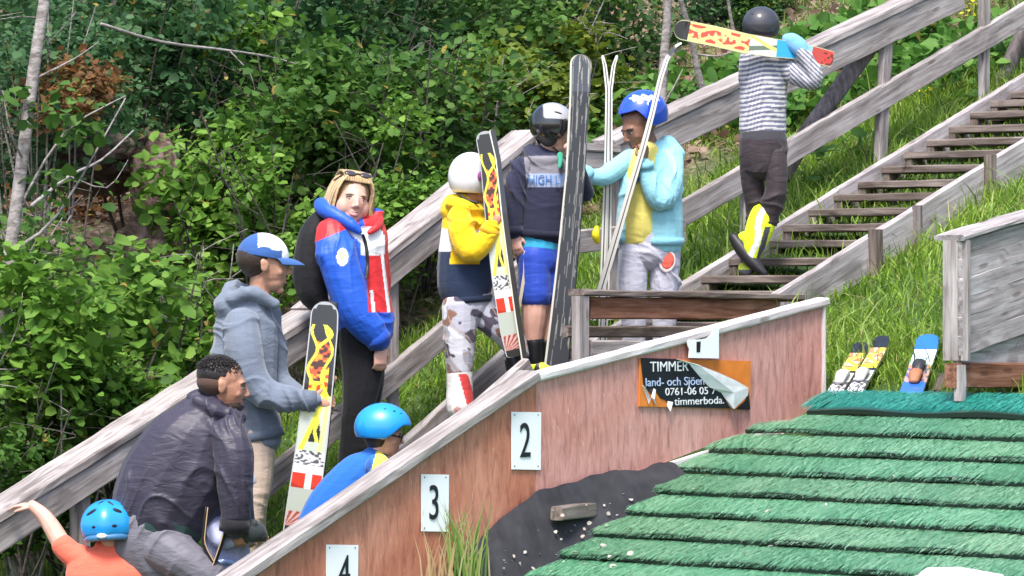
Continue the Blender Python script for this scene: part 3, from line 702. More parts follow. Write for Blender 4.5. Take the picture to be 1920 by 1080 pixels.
for i, ut in enumerate(rowu):
    L_ = .27 if i else .34; v0 = np.interp(ut-.12, LU, LVv); v1 = 5.2
    # backing slab
    mb = MB(); nb = 60; vs_ = np.linspace(v0+.01, v1, nb); rows = []
    for k_ in range(5):
        uk = ut-L_*.90*k_/4; dv_ = float(np.interp(uk, LU, LVv))-v0; rows.append([uvz(uk, x+dv_*math.exp(-(x-v0)/.3), float(matz(uk))+.012+.036*k_/4+.006*math.sin(x*9+i)) for x in vs_])
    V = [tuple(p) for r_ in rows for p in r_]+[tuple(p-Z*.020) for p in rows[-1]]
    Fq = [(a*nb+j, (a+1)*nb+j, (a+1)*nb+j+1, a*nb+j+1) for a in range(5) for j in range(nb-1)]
    cb_ = np.tile(np.array(MG[i][0]), (len(V), 1)); cb_[4*nb:] = (.006, .022, .014); mb.add(V, Fq, None, cb_)  # lip and skirt coloured dark, painting in the shadow gap between rows
    n_ = int(11000*(v1-v0)/3.4) if i < 12 else 2000
    v = rng.uniform(v0-.015, v1, n_); s0 = rng.uniform(-.02, .19, n_); ln = rng.uniform(.05, .12, n_); ln = np.minimum(ln, L_*.885-s0+np.abs(rng.normal(0, .020, n_))*(.5+vnoise(v*9, v*0+i))); ln = np.maximum(ln, .02)
    hh = .018+.038*(s0/L_)+rng.uniform(0, .007, n_); he = hh+rng.uniform(-.003, .009, n_)
    dv = (rng.normal(0, .10, n_)+.25*(vnoise(v*4, v*0+i*7.7)-.5))*ln; wd = rng.uniform(.0008, .0022, n_)
    v = v+(np.interp(ut-s0, LU, LVv)-v0)*np.exp(-np.clip(v-v0, 0, 9)/.3)
    ua = ut-s0; ub = ut-s0-ln
    def PP(u, v, h): return np.stack([AX*u+AY*v, 20+AY*u-AX*v, matz(u)+h], -1)
    um = (ua+ub)/2
    V = np.stack([PP(ua, v-wd, hh), PP(ua, v+wd, hh), PP(um, v+dv*.4+wd, (hh+he)/2+.005), PP(um, v+dv*.4-wd, (hh+he)/2+.005), PP(ub, v+dv+wd*.5, he), PP(ub, v+dv-wd*.5, he)], 1)
    ii = np.arange(n_)[:, None]*6; Fb = np.stack([ii+[0, 3, 2, 1], ii+[3, 5, 4, 2]], 1).reshape(-1, 4)
    tt = np.clip(rng.normal(.5, .25, n_)+.35*(vnoise(v*6, v*0+i*3.3)-.5), 0, 1)[:, None]; c0, c1, c2 = [np.array(c) for c in MG[i]]
    cc = np.where(tt < .5, c0+(c1-c0)*tt*2, c1+(c2-c1)*(tt-.5)*2); C = np.ones((n_, 6, 3)); C[:] = cc[:, None]
    mb.add(V.reshape(-1, 3), [tuple(q) for q in Fb.tolist()], None, C.reshape(-1, 3))
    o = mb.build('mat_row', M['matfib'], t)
    if i == 0: o['label'] = 'teal top row of the mat, darker than the rest'
# tarp between wall foot and mat
mb = MB(); top = [(700, 1205), (845, 1078), (925, 988), (1003, 930), (1090, 905), (1150, 888), (1190, 890), (1260, 866)]
nb = 14; rows = []
top = [(float(x_), float(np.interp(x_, [p[0] for p in top], [p[1] for p in top]))+random.uniform(-5, 5)) for x_ in np.linspace(700, 1260, 36)]
for a, b in top:
    A = Q(a, b, WV+.02); u, v = uv_of(A.x, A.y); row = []
    for j in range(nb):
        f = j/(nb-1); vv_ = v+f*.8; q_ = sstep(f*4.5); zz = A.z*(1-q_)+(float(matz(u))-.03)*q_
        wv_ = (vnoise(np.array(u*7), np.array(vv_*14), 3)-.5)*(.12*(1-q_)+.010) if j else .0
        row.append(tuple(uvz(u-.0*f, vv_, zz+wv_+(.015 if j == 0 else 0))))
    rows.append(row)
V = [p for r_ in rows for p in r_]; Fq = [(a*nb+j, a*nb+j+1, (a+1)*nb+j+1, (a+1)*nb+j) for a in range(len(rows)-1) for j in range(nb-1)]
mb.add(V, Fq); o = mb.build('tarpaulin', M['tarp'], None, True); tag(o, 'black tarpaulin wrinkled between the plywood wall and the green mat', 'tarpaulin')
md = o.modifiers.new('s', 'SUBSURF'); md.levels = md.render_levels = 3
tx = bpy.data.textures.new('crumple', 'CLOUDS'); tx.noise_scale = .05; md = o.modifiers.new('d', 'DISPLACE'); md.texture = tx; md.strength = .010; md.mid_level = .5; md.texture_coords = 'LOCAL'
def camhit(px, py):
    bpy.context.view_layer.update(); dg = bpy.context.evaluated_depsgraph_get(); d = unp(px, py, 1.0).normalized()
    h, loc, nor, *_ = SC.ray_cast(dg, Vector((0, 0, 0)), d); return loc
P = camhit(1052, 962); u, v = uv_of(P.x, P.y); P = P-Z*.012
m = MB(); board(m, uvz(u-.10, v+.06, P.z+.015), uvz(u+.20, v-.0, P.z+.02), Pv*.07, Z*.06); o = m.build('timber_offcut', M['tread'], None); tag(o, 'short brown timber offcut lying on the black tarpaulin', 'timber')
# scattered pale chips
r = np.random.default_rng(77); cs = []
for i in range(130):
    px = r.uniform(910, 1180) if i < 106 else r.uniform(1300, 1900); py = r.uniform(925, 1075) if i < 106 else r.uniform(880, 1050)
    P = camhit(px, py)
    if uv_of(P.x, P.y)[1] < 1.84 or P.y < 15: continue
    cs.append(P+Z*.006)
for i in range(60):
    px = r.uniform(1240, 1510); P = Q(px, np.interp(px, [1240, 1540], [882, 778])+r.uniform(3, 12), WV+.05); cs.append(P)
V, F, C = leafcloud(r, np.array(cs), 1, .019, .008, ((.5, .42, .36), (.62, .56, .5), (.75, .72, .7)), 0)
ob = bpy.data.objects.new('litter', fastmesh('litter', V, F, M['leaf'], C)); COL.objects.link(ob); tag(ob, 'pale chips and petals scattered on the tarpaulin and the green mat', 'litter', kind='stuff')
# pale board corner bottom right
P, u, v = ghit(1790, 1078, lambda u, v: float(matz(u))+.07); m = MB(); zz = P.z
pts = [ghit(a, b, lambda u, v: float(matz(u))+.075)[0] for a, b in ((1712, 1084), (1738, 1064), (1800, 1063), (1880, 1077), (1900, 1110), (1690, 1110))]
V = [tuple(p) for p in pts]+[tuple(p-Z*.02) for p in pts]; n6 = 6
m.add(V, [tuple(range(6))[::-1], tuple(range(6, 12))]+[(i, (i+1) % 6, (i+1) % 6+6, i+6) for i in range(6)]); o = m.build('marker_board', M['whitewood'], None); tag(o, 'pale board lying on the green mat at the bottom edge', 'board')
# grass tuft in front of the wall
def tuft(name, label, P, n, h, spread, seed, cols3, lean=.5):
    r = np.random.default_rng(seed); mb = MB()
    for i in range(n):
        a = r.uniform(0, 6.28); b = P+Vector((r.normal(0, spread), r.normal(0, spread*.6), 0)); hh = h*r.uniform(.4, 1.1); l_ = hh*r.uniform(.1, lean)*(1 if r.random() < .5 else -1)
        w_ = .004; e = Vector((l_*.8, -abs(l_)*.3, 0)); c = Vector(np.array(cols3[r.integers(len(cols3))])); s = Vector((w_, 0, 0))
        V = [b-s, b+s, b+e*.3+Z*hh*.55+s*.8, b+e*.3+Z*hh*.55-s*.8, b+e+Z*hh]
        mb.add([tuple(x) for x in V], [(0, 1, 2, 3), (3, 2, 4)], None, tuple(c))
    o = mb.build(name, M['grass'], None); tag(o, label, 'grass tuft'); return o
tuft('grass_tuft', 'tuft of long green grass growing at the wall foot under plate 3', Q(862, 1090, WV+.05), 90, .34, .05, 3, ((.12, .24, .04), (.28, .36, .10), (.42, .40, .20)), .45)
tuft('grass_tuft', 'dry straw stems growing against the plywood wall below plate 3', Q(815, 1110, WV+.04), 18, .36, .06, 4, ((.42, .28, .14), (.5, .36, .2)), .3)
# ================================================================== plank stand at the right edge
SV = 2.75
t = thing('plank_stand', 'grey plank clad stand on a brown beam at the right edge', 'stand', Q(1790, 760, SV))
def Qs(a, b): return Q(a, b, SV)
tl, tr = (1800, 452), (1990, 397); 
for k in range(7):
    ya = 452+k*36; yb = ya-55-k*3
    A, B2 = Qs(1800, ya+18), Qs(1990, yb+19)
    if k < 6:
        T = (B2-A).normalized(); up = T.cross(Pv); up = up if up.z > 0 else -up
        one_board('wall_plank', M['silver'] if k != 0 else M['rail'], t, A, B2, Pv*.022, up*.090, ch=.003)
one_board('wall_plank', M['silver'], t, Qs(1800, 655)-Pv*.026, Qs(1990, 645)-Pv*.026, Pv*.022, Z*.17)
one_board('corner_post', M['rail'], t, Qs(1806, 676)+Pv*.012, Qs(1806, 450)+Pv*.012, Pv*.04, Dv*.035)
one_board('corner_post', M['rail'], t, Qs(1803, 676)-Pv*.05, Qs(1803, 450)-Pv*.05, Pv*.08, Dv*.05)
A, B2 = Qs(1797, 446), Qs(1990, 388); T = (B2-A).normalized(); up = T.cross(Pv); up = up if up.z > 0 else -up
one_board('capping_board', M['silver'], t, A-Pv*.05, B2-Pv*.05, Pv*.17, up*.025)
one_board('beam', M['beam'], t, Qs(1792, 704)-Pv*.03, Qs(1990, 704)-Pv*.03, Pv*.06, Z*.115)
one_board('foot_post', M['rail'], t, Qs(1800, 752), Qs(1800, 684), Pv*.04, Dv*.05)
P = Qs(1760, 745); P1 = ghit(1768, 735)[0]
m = MB(); board(m, unp(1752, 752, P1.y), unp(1772, 700, P1.y+.05), Vector((.055, 0, 0)), Vector((0, .02, 0))); o = m.build('timber_offcut', M['tread'], None); tag(o, 'tan timber offcut leaning against the foot of the plank stand', 'timber')
# ================================================================== people
def bakeremesh(pieces, voxel, smooth=4, fac=.5):
    me = bpy.data.meshes.new('tmp'); vs = []; fs = []; n = 0
    for V, F in pieces:
        vs += V.tolist(); fs += [tuple(i+n for i in f) for f in F]; n += len(V)
    me.from_pydata(vs, [], fs); me.update()
    import bmesh
    bm = bmesh.new(); bm.from_mesh(me); bmesh.ops.remove_doubles(bm, verts=bm.verts, dist=1e-5); bmesh.ops.recalc_face_normals(bm, faces=bm.faces)
    bm.to_mesh(me); bm.free()
    o = bpy.data.objects.new('tmp', me); COL.objects.link(o)
    m = o.modifiers.new('r', 'REMESH'); m.mode = 'VOXEL'; m.voxel_size = voxel; m.adaptivity = 0
    if smooth: s = o.modifiers.new('s', 'SMOOTH'); s.iterations = smooth; s.factor = fac
    dg = bpy.context.evaluated_depsgraph_get(); dg.update(); r = bpy.data.meshes.new_from_object(o.evaluated_get(dg))
    bpy.data.objects.remove(o); bpy.data.meshes.remove(me); return r
def getco(me):
    a = np.empty(len(me.vertices)*3, np.float32); me.vertices.foreach_get('co', a); return a.reshape(-1, 3).astype(float)
def getno(me):
    a = np.empty(len(me.vertices)*3, np.float32); me.vertex_normals.foreach_get('vector', a); return a.reshape(-1, 3).astype(float)
class Fig:
    """a figure; photo coordinates (px, py, depth px; negative depth is nearer) become metres at this figure's own distance"""
    def __init__(s, name, label, cat, px, v, base, group=None, Y=None):
        s.Y = Y or Y_at(px, v); s.m = s.Y/FPX; s.root = thing(name, label, cat, s.P(*base), group); s.body = []; s.seed = int(px)
    def P(s, px, py, d=0): return unp(px, py, s.Y+d*s.m)
    def pix(s, C): return 960+FPX*C[:, 0]/C[:, 1], 540-FPX*C[:, 2]/C[:, 1]
    def T(s, pts, k=1.0, n=14, body=.72, side=None):
        """limb: (px, py, d, rw[, rd])"""
        P = [s.P(*q[:3]) for q in pts]; R = [(q[3]*s.m*k, (q[4] if len(q) > 4 else q[3])*s.m*k) for q in pts]
        if body: s.body.append(tubev(P, [(a*body, b*body) for a, b in R], 12, True, side))
        return tubev(P, R, n, True, side)
    def E(s, px, py, d, rx, rz, ry=None, M_=None):
        return ellv(s.P(px, py, d), (rx*s.m, (ry or rx)*s.m, rz*s.m), M_)
    def put(s, name, me, mat, label=None):
        C = getco(me); me.vertices.foreach_set('co', (C-np.array(s.root.location)).ravel().astype(np.float32))
        me.materials.clear(); me.materials.append(mat); me.polygons.foreach_set('use_smooth', [True]*len(me.polygons)); me.update()
        o = bpy.data.objects.new(name, me); COL.objects.link(o); o.parent = s.root
        if label: o['label'] = label
        return o
    def garment(s, name, mat, pieces, voxel=.006, smooth=5, folds=.004, fdir=(0, 0, 1), ff=26, col=None, cut=None, label=None, bulge=0, split=(), sname='sleeve'):
        for q_ in split: s.garment(sname, mat, [pieces[q_]], voxel*.9, 4, folds*1.3, fdir, ff, col)
        pieces = [p for i_, p in enumerate(pieces) if i_ not in split]
        me = bakeremesh(pieces, voxel, smooth); C = getco(me); Nn = getno(me)
        if folds:
            q = C*1.0; sd = s.seed*.37
            wv = q@np.array(fdir, float)
            wob = 2.2*np.sin(q[:, 0]*11+sd)+1.8*np.sin(q[:, 2]*9+q[:, 0]*5+sd*2)+2.0*(vn3(q, 9, sd % 7)-.5)
            a = 1-np.abs(np.sin(wv*ff*.5+wob)); b = 1-np.abs(np.sin(wv*ff*.9+wob*1.7+(q[:, 0]-q[:, 2])*14+1.3))
            amp = sstep((vn3(q, 6, 2+sd % 5)-.42)/.3); ff = ff*.62
            C = C+Nn*((a**2*.8+b**3*.6-.28)*folds*amp*1.5)[:, None]
            me.vertices.foreach_set('co', C.ravel().astype(np.float32)); me.update()
        if col is not None:
            X, Yp = s.pix(C); cc = np.ones((len(C), 4)); cc[:, :3] = col(X, Yp, (C[:, 1]-s.Y)/s.m, C, Nn)
            at = me.attributes.new('col', 'FLOAT_COLOR', 'POINT'); at.data.foreach_set('color', cc.astype(np.float32).ravel())
        s.cloud = getattr(s, 'cloud', []) + [C]
        return s.put(name, me, mat, label)
    def band(s, name, mat, p, q, r, rd=None):
        return s.mesh(name, mat, [tubev([s.P(*p), s.P(*q)], [(r*s.m, (rd or r)*s.m)]*2, 20, False)])
    def surf(s, px, py, off=2, r=7):
        A = np.concatenate(s.cloud); X, Yp = s.pix(A); k = (np.abs(X-px) < r) & (np.abs(Yp-py) < r)
        return (A[k, 1].min()-s.Y)/s.m-off if k.any() else 0
    def headframe(s, yaw, pitch=0, roll=0):
        F = Vector((math.sin(yaw), -math.cos(yaw), 0)); U = Vector((0, 0, 1)); R_ = F.cross(U)
        R1 = Matrix.Rotation(-pitch, 3, R_); F = R1 @ F; U = R1 @ U
        R2 = Matrix.Rotation(roll, 3, F); U = R2 @ U; R_ = R2 @ R_
        return Matrix((R_, F, U)).transposed()       # columns: lateral, forward, up
    def head(s, px, py, d, H, yaw, pitch=0, roll=0, neck=None, ears=True, smile=False, fem=False):
        """H: chin to crown in photo px; adds to the body and returns a local->world function"""
        h = H*s.m; c = np.array(s.P(px, py, d)); Mx = np.array(s.headframe(math.radians(yaw), math.radians(pitch), math.radians(roll)))
        s.hc, s.hM, s.hh = c, Mx, h
        W = lambda x, y, z: c+Mx@(np.array((x, y, z))*h)
        e = lambda x, y, z, a, b, g: s.body.append(ellv(W(x, y, z), (a*h, b*h, g*h), Mx, 18, 12))
        t = lambda pts, r: s.body.append(tubev([W(*p) for p in pts], [q*h for q in r], 10, True, Mx[:, 0]))
        e(0, -.09, .14, .325, .40, .355); e(0, .10, -.04, .27, .29, .36); e(0, .13, -.27, .205, .22, .19); e(0, .27, -.42, .085, .08, .07)
        e(0, .05, .0, .285, .28, .3)
        t([(0, .355, .06), (0, .40, -.03), (0, .428, -.095)], (.032, .036, .046)); e(-.045, .385, -.12, .032, .04, .028); e(.045, .385, -.12, .032, .04, .028)
        t([(-.2, .285, .10), (0, .345, .115), (.2, .285, .10)], (.03, .035, .03) if not fem else (.015, .02, .015))
        e(.16, .23, -.10, .09, .085, .09); e(-.16, .23, -.10, .09, .085, .09)
        t([(-.08, .335, -.225), (0, .358, -.218), (.08, .335, -.225)], (.018, .022, .018)); t([(-.07, .33, -.275), (0, .350, -.285), (.07, .33, -.275)], (.02, .024, .02))
        if fem:
            for k in (-1, 1): e(.17*k, .14, -.14, .15, .17, .19)
        if ears and not fem:
            for k in (-1, 1): s.body.append(ellv(W(.325*k, -.04, -.02), (.035*h, .075*h, .115*h), Mx@np.array(Matrix.Rotation(.25*k, 3, 'Z')), 12, 8)); e(.34*k, -.07, .03, .03, .05, .07)
        if neck:
            P0 = W(0, -.06, -.25); P1 = np.array(s.P(*neck[:3])); s.body.append(tubev([P0, (P0+P1)/2, P1], [.19*h, .19*h, neck[3]*s.m], 12))
        return W
    def face(s, W, skin_dark, iris=(.12, .08, .05), lips=(.45, .16, .14), brow=(.10, .06, .04), smile=False, side=None, open_=True):
        """eyes, brows and lips as their own meshes"""
        h = s.hh; Mx = s.hM
        for k in (-1, 1):
            if side and k != side: continue
            mb = MB(); sq = getattr(s, 'squint', 1); V, F = ellv(W(.125*k, .295, .015), (.062*h, .05*h, .040*h*sq), Mx, 12, 8); mb.add(V, F, None, (.48, .44, .42))
            V, F = ellv(W(.125*k, .334, .010), (.036*h, .017*h, .034*h*sq), Mx, 10, 6); mb.add(V, F, None, iris)
            V, F = tubev([W((.065)*k, .335, .035), W(.125*k, .348, .058), W(.195*k, .305, .035)], [.008*h, .012*h, .008*h], 6, True); mb.add(V, F, None, (.05, .03, .03))
            s.put('eye', mb.mesh('eye', None, True), M['eye'])
            mb = MB(); V, F = tubev([W((.055)*k, .345, .085), W(.13*k, .345, .105), W(.215*k, .29, .085)], [.014*h, .018*h, .009*h], 8, True); mb.add(V, F); s.put('eyebrow', mb.mesh('eyebrow', None, True), hairm(brow))
        mb = MB(); sm = .03 if smile else 0
        for z0, r0 in ((-.222, .021), (-.278, .027)):
            V, F = tubev([W(-.11, .315, z0*.5-.125+sm), W(-.05, .350, z0), W(0, .364, z0-.004), W(.05, .350, z0), W(.11, .315, z0*.5-.125+sm)], [.006*h, r0*h*.8, r0*h*.85, r0*h*.8, .006*h], 8, True); mb.add(V, F)
        s.put('lips', mb.mesh('lips', None, True), skinlip(lips))
        if smile:
            mb = MB(); V, F = tubev([W(-.075, .338, -.232), W(0, .366, -.25), W(.075, .338, -.232)], [(.014*h, .010*h)]*3, 8, True); mb.add(V, F); s.put('teeth', mb.mesh('teeth', None, True), M['teeth'])
    def hand(s, w_, dr, nr, L, curl=.5, side=1, spread=.12, thumb=.8, r=1.0):
        """w_: wrist (px,py,d); dr: direction; nr: back-of-hand normal; both as (right, up, away)"""
        o = np.array(s.P(*w_)); cv = lambda a: np.array((a[0], a[2], a[1]), float)
        y = cv(dr); y /= np.linalg.norm(y); z = cv(nr); z -= y*z.dot(y); z /= np.linalg.norm(z); x = np.cross(y, z)
        l = L*s.m; A = lambda a, b, c: o+(x*a+y*b+z*c)*l
        s.body.append(tubev([A(0, -.12, 0), A(0, .1, 0), A(0, .3, .01), A(0, .5, 0)], [(.14*l, .11*l), (.17*l, .11*l), (.215*l, .09*l), (.21*l, .075*l)], 12, True, x))
        for i, (ox, ln) in enumerate(((-.16, .42), (-.055, .50), (.055, .47), (.155, .37))):
            p = A(ox*side, .47, 0); a = 0; q = ox*side*spread*4; pts = [A(ox*side*.9, .36, 0), p]
            for j, f in enumerate((.45, .30, .25)):
                a += curl*(.75, 1.15, .8)[j]; dv = y*math.cos(a)-z*math.sin(a)+x*q*math.cos(a); p = p+dv/np.linalg.norm(dv)*ln*f*l; pts.append(p)
            s.body.append(tubev(pts, [.056*l*r, .056*l*r, .052*l*r, .047*l*r, .038*l*r], 8, True, None, 2))
        p0 = A(-.13*side, .08, -.02); p1 = A(-.27*side, .25, -.05-.05*curl); p2 = A((-.36+.14*curl)*side, .42, -.10-.12*curl); p3 = A((-.38+.28*curl*thumb)*side, .56, -.14-.18*curl)
        s.body.append(tubev([p0, p1, p2, p3], [.085*l, .075*l, .06*l, .045*l], 8, True, None, 2))
    def finish(s, skin, voxel=.0045, smooth=3):
        me = bakeremesh(s.body, voxel, smooth, .5); return s.put('body', me, skin)
    def helmet(s, px, py, d, rx, ry, rz, yaw, mat, th, pitch=0, roll=0, vents=(), name='helmet', thick=.06, ridge=None, col=None, label=None):
        """rx lateral, ry forward, rz up (px); th(az) polar cut in degrees, az 0 = front"""
        c = np.array(s.P(px, py, d)); Mx = np.array(s.headframe(math.radians(yaw), math.radians(pitch), math.radians(roll))); r = np.array((rx, ry, rz))*s.m
        na, nr_ = (144, 56) if col is not None else (72, 26); V = []
        def pt(i, j, k):
            az = 2*math.pi*i/na; a = (az+math.pi) % (2*math.pi)-math.pi; t = math.radians(th(math.degrees(a)))*j/nr_
            q = np.array((math.sin(t)*math.sin(az), math.sin(t)*math.cos(az), math.cos(t)))
            sq = 1+.04*math.sin(t)**2
            if ridge: k = k+ridge(math.degrees(a), math.degrees(t))
            return c+Mx@(q*r*k*sq)
        outer = [[pt(i, j, 1) for i in range(na)] for j in range(nr_+1)]; rim = [[pt(i, nr_, 1-thick*.5)+Mx@np.array((0, 0, -thick*.35*r[2])) for i in range(na)]]
        inner = [[pt(i, j, 1-thick) for i in range(na)] for j in range(nr_, -1, -2)]
        rows = outer+rim+inner; V = np.array([p for r_ in rows for p in r_]); F = []
        for j in range(len(rows)-1):
            for i in range(na):
                a = j*na+i; b = j*na+(i+1) % na; F.append((a, a+na, b+na, b))
        mb = MB()
        cc = None
        if col is not None:
            Lc = ((V-c)@Mx)/r; cc = col(Lc)
        mb.add(V, F, None, cc); o = s.put(name, mb.mesh(name, None, True), mat, label)
        for (az, t, a, b, rot) in vents:
            az = math.radians(az); t = math.radians(t); q = np.array((math.sin(t)*math.sin(az), math.sin(t)*math.cos(az), math.cos(t))); p = c+Mx@(q*r*1.0)
            nrm = Mx@(q/r); nrm /= np.linalg.norm(nrm); tg = np.cross(nrm, Mx[:, 2]); tg /= np.linalg.norm(tg)+1e-9; bt = np.cross(nrm, tg); cr, sr = math.cos(math.radians(rot)), math.sin(math.radians(rot))
            B = np.stack([tg*cr+bt*sr, bt*cr-tg*sr, nrm], 1); V2, F2 = ellv(p, (a*s.m, b*s.m, 1.6*s.m), B, 12, 6); mb = MB(); mb.add(V2, F2)
            v_ = bpy.data.objects.new('vent', mb.mesh('vent', M['black'], True, tuple(s.root.location))); COL.objects.link(v_); v_.parent = o
        s.helm = (c, Mx, r); return o
    def mesh(s, name, mat, pieces, label=None, smooth=True, parent=None, col=None):
        mb = MB()
        for V, F in pieces: mb.add(V, F, None, col)
        o = s.put(name, mb.mesh(name, None, smooth), mat, label)
        if parent is not None: o.parent = parent
        return o
_hm = {}
def hairm(c):
    k = tuple(c)
    if k not in _hm: _hm[k] = cloth('hair', c, .5, .1, .6, .4)
    return _hm[k]
def skinlip(c):
    k = ('l',)+tuple(c)
    if k not in _hm: _hm[k] = plain('lip', c, .45, .1, 60, .05)
    return _hm[k]
M['eye'] = attrm('eye', .15, .6); M['teeth'] = plain('teeth', (.75, .72, .68), .3, .02, 10, 0)
M['skinA'] = skinm('fair skin', (.66, .39, .31)); M['skinB'] = skinm('tanned skin', (.50, .28, .19)); M['skinC'] = skinm('brown skin', (.22, .115, .075)); M['skinD'] = skinm('light brown skin', (.42, .22, .145))
M['vc'] = cloth('coloured cloth'); M['vshiny'] = cloth('shiny nylon', None, .5, .1, .5, .4)
def paint(name, c, rough=.22, var=.05): return plain(name, c, rough, var, 12, .02, .5, 0, .6)
def area(cond, a, b): return np.where(cond[:, None], np.array(a, float), b)
PEO = 'people on the stairs'
# ---------------------------------------------------------------- skis
def ski(name, label, pts, wd, colfn, thick=7, Yb=None, group=None, fig=None, side=(1, 0, 0), ns=340, nt_=40, mat='ski', cat='ski', taper=None, N_=None):
    """pts: (px, py, d, width px) from tip to tail at distance Yb; side: width direction in the world"""
    m_ = Yb/FPX; P = [np.array(unp(q[0], q[1], Yb+q[2]*m_)) for q in pts]; Wd = [q[3]*m_ for q in pts]
    L = [0]
    for i in range(1, len(P)): L.append(L[-1]+np.linalg.norm(P[i]-P[i-1]))
    L = np.array(L)/L[-1]; S = np.linspace(0, 1, ns)
    from numpy import interp
    # smooth centre line
    X = np.stack([interp(S, L, [p[k] for p in P]) for k in range(3)], -1); W = interp(S, L, Wd)
    for _ in range(3): X[1:-1] = (X[:-2]+X[1:-1]*2+X[2:])/4
    Ltot = np.linalg.norm(P[-1]-P[0]); dist = S*Ltot
    tipL = W[16]*.55; W = W*np.sqrt(np.clip(1-((tipL-dist)/tipL).clip(0, 1)**2.4, .0, 1)+.004)
    te = Ltot-dist; W = W*np.sqrt(np.clip(1-((tipL*.25-te)/(tipL*.25)).clip(0, 1)**2, 0, 1)*.9+.1)
    T = np.gradient(X, axis=0); T /= np.linalg.norm(T, axis=1)[:, None]; sd = np.array(side, float); sd = sd-T*(T@sd)[:, None]; sd /= np.linalg.norm(sd, axis=1)[:, None]
    Nn = np.cross(sd, T); Nn *= np.where(Nn[:, 1:2] > 0, -1, 1) if N_ is None else np.where((Nn@np.array(N_))[:, None] > 0, 1, -1)
    th = thick*m_; tt = np.linspace(-1, 1, nt_); k = 2*nt_; V = []; C = []
    for i in range(ns):
        for j in range(nt_): V.append(X[i]+sd[i]*W[i]/2*tt[j]+Nn[i]*th/2); C.append(colfn(S[i], tt[j]))
        for j in range(nt_-1, -1, -1): V.append(X[i]+sd[i]*W[i]/2*tt[j]*1.0-Nn[i]*th/2); C.append((.014, .014, .016) if abs(tt[j]) < .97 else (.45, .44, .42))
    F = [tuple(range(k))[::-1], tuple(range((ns-1)*k, ns*k))]
    for i in range(ns-1):
        for j in range(k): a = i*k+j; b = i*k+(j+1) % k; F.append((a, b, b+k, a+k))
    mb = MB(); mb.add(V, F, None, np.array(C)); t = thing(name, label, cat, Vector(X[-1]), group); mb.build('ski_body', M[mat], t, False)
    return t, X, sd, Nn, T
BK = (.014, .014, .017); YL = (.80, .74, .05); RD = (.55, .06, .02); WH = (.70, .72, .68); GY = (.42, .46, .40)
def hsh(a, b, s=0): return float(vnoise(np.array(float(a)), np.array(float(b)), s))
def flame(s, t):
    if s < .012 or (s < .03 and abs(t) > .7): return (.35, .36, .38)
    if abs(t) > .93: return (.45, .46, .47)
    if s < .10:
        return BK
    if s < .40:
        c1 = -.55+.25*math.sin(s*38); c2 = .45+.3*math.sin(s*30+1.5)
        if s < .2 and abs(t-(.1+.45*math.sin((s-.1)*42))) < .16: return YL
        if abs(t-c1) < .10 or abs(t-c2) < .085: return YL
        if .17 < s < .34 and c1 < t < c2:
            n = hsh(s*95, t*3.6, 3)
            if n > .42: return (.55, .075, .02) if n < .7 else (.85, .30, .02)
            return (.05, .012, .01)
        if s > .28 and abs(t) < .6: return (.85, .62, .03) if hsh(s*60, t*4, 5) > .4 else RD
        return BK
    if s < .64:
        if s < .5: base = (.62, .66, .45)
        else: base = (.50, .55, .47)
        if abs(t-(.55-(s-.40)*5.2)) < .16: return YL
        if abs(t-(.75-(s-.45)*1.2)) < .12: return (.75, .72, .25)
        if s > .46 and abs(t-.15) < (s-.44)*2.6 and s < .6: return BK if abs(t-.2+math.sin(s*60)*.1) > .12 else (.75, .70, .08)
        return base
    if s < .70:
        return (.08, .08, .09) if hsh(s*150, t*6, 7) > .56 else (.62, .64, .66)
    if s < .735: return (.80, .81, .83)
    if s < .80:
        if abs(t-.1) < .22: return (.82, .80, .80)
        return (.66, .035, .015) if s < .795-.02*t*t else (.4, .02, .01)
    if s < .90: return (.40, .44, .39)
    if s < .965:
        a = math.atan2(t+1.0, (.975-s)*26); return (.60, .36, .32) if int(a*9.0) % 2 == 0 else (.26, .05, .05)
    return BK
def flame2(s, t):
    if abs(t) > .9: return (.5, .5, .3)
    if s < .09: return BK
    if s < .46:
        c1 = -.5+.3*math.sin(s*34); c2 = .5+.25*math.sin(s*27+1)
        if abs(t-c1) < .16 or abs(t-c2) < .16 or abs(t) > .78: return (.82, .76, .22)
        n = hsh(s*52, t*3.2, 3)
        return (.55, .06, .05) if n > .5 else (.85, .42, .15) if n > .38 else (.62, .58, .25)
    if s < .62:
        if abs(t-(.6-(s-.5)*7)) < .2: return (.85, .80, .15)
        if abs(t-(-.3+(s-.5)*3)) < .25: return (.12, .16, .12)
        return (.62, .70, .66)
    if s < .76: return (.03, .38, .72)
    if s < .86: return (.25, .55, .80)
    if s < .93: return (.45, .05, .04)
    return (.66, .04, .03) if hsh(s*60, t*4, 2) > .45 else (.10, .03, .03)
# a black glossy base with scrapes
def oldbase(s, t):
    if t < -.80: return (.55, .52, .46)
    n = hsh(t*9, s*9, 4); m2 = hsh(t*22, s*26, 6)
    if n > .60 and m2 > .52: return (.22, .22, .21) if s > .1 else (.34, .33, .26)
    return (.035, .037, .045) if s > .12 else (.065, .072, .095)

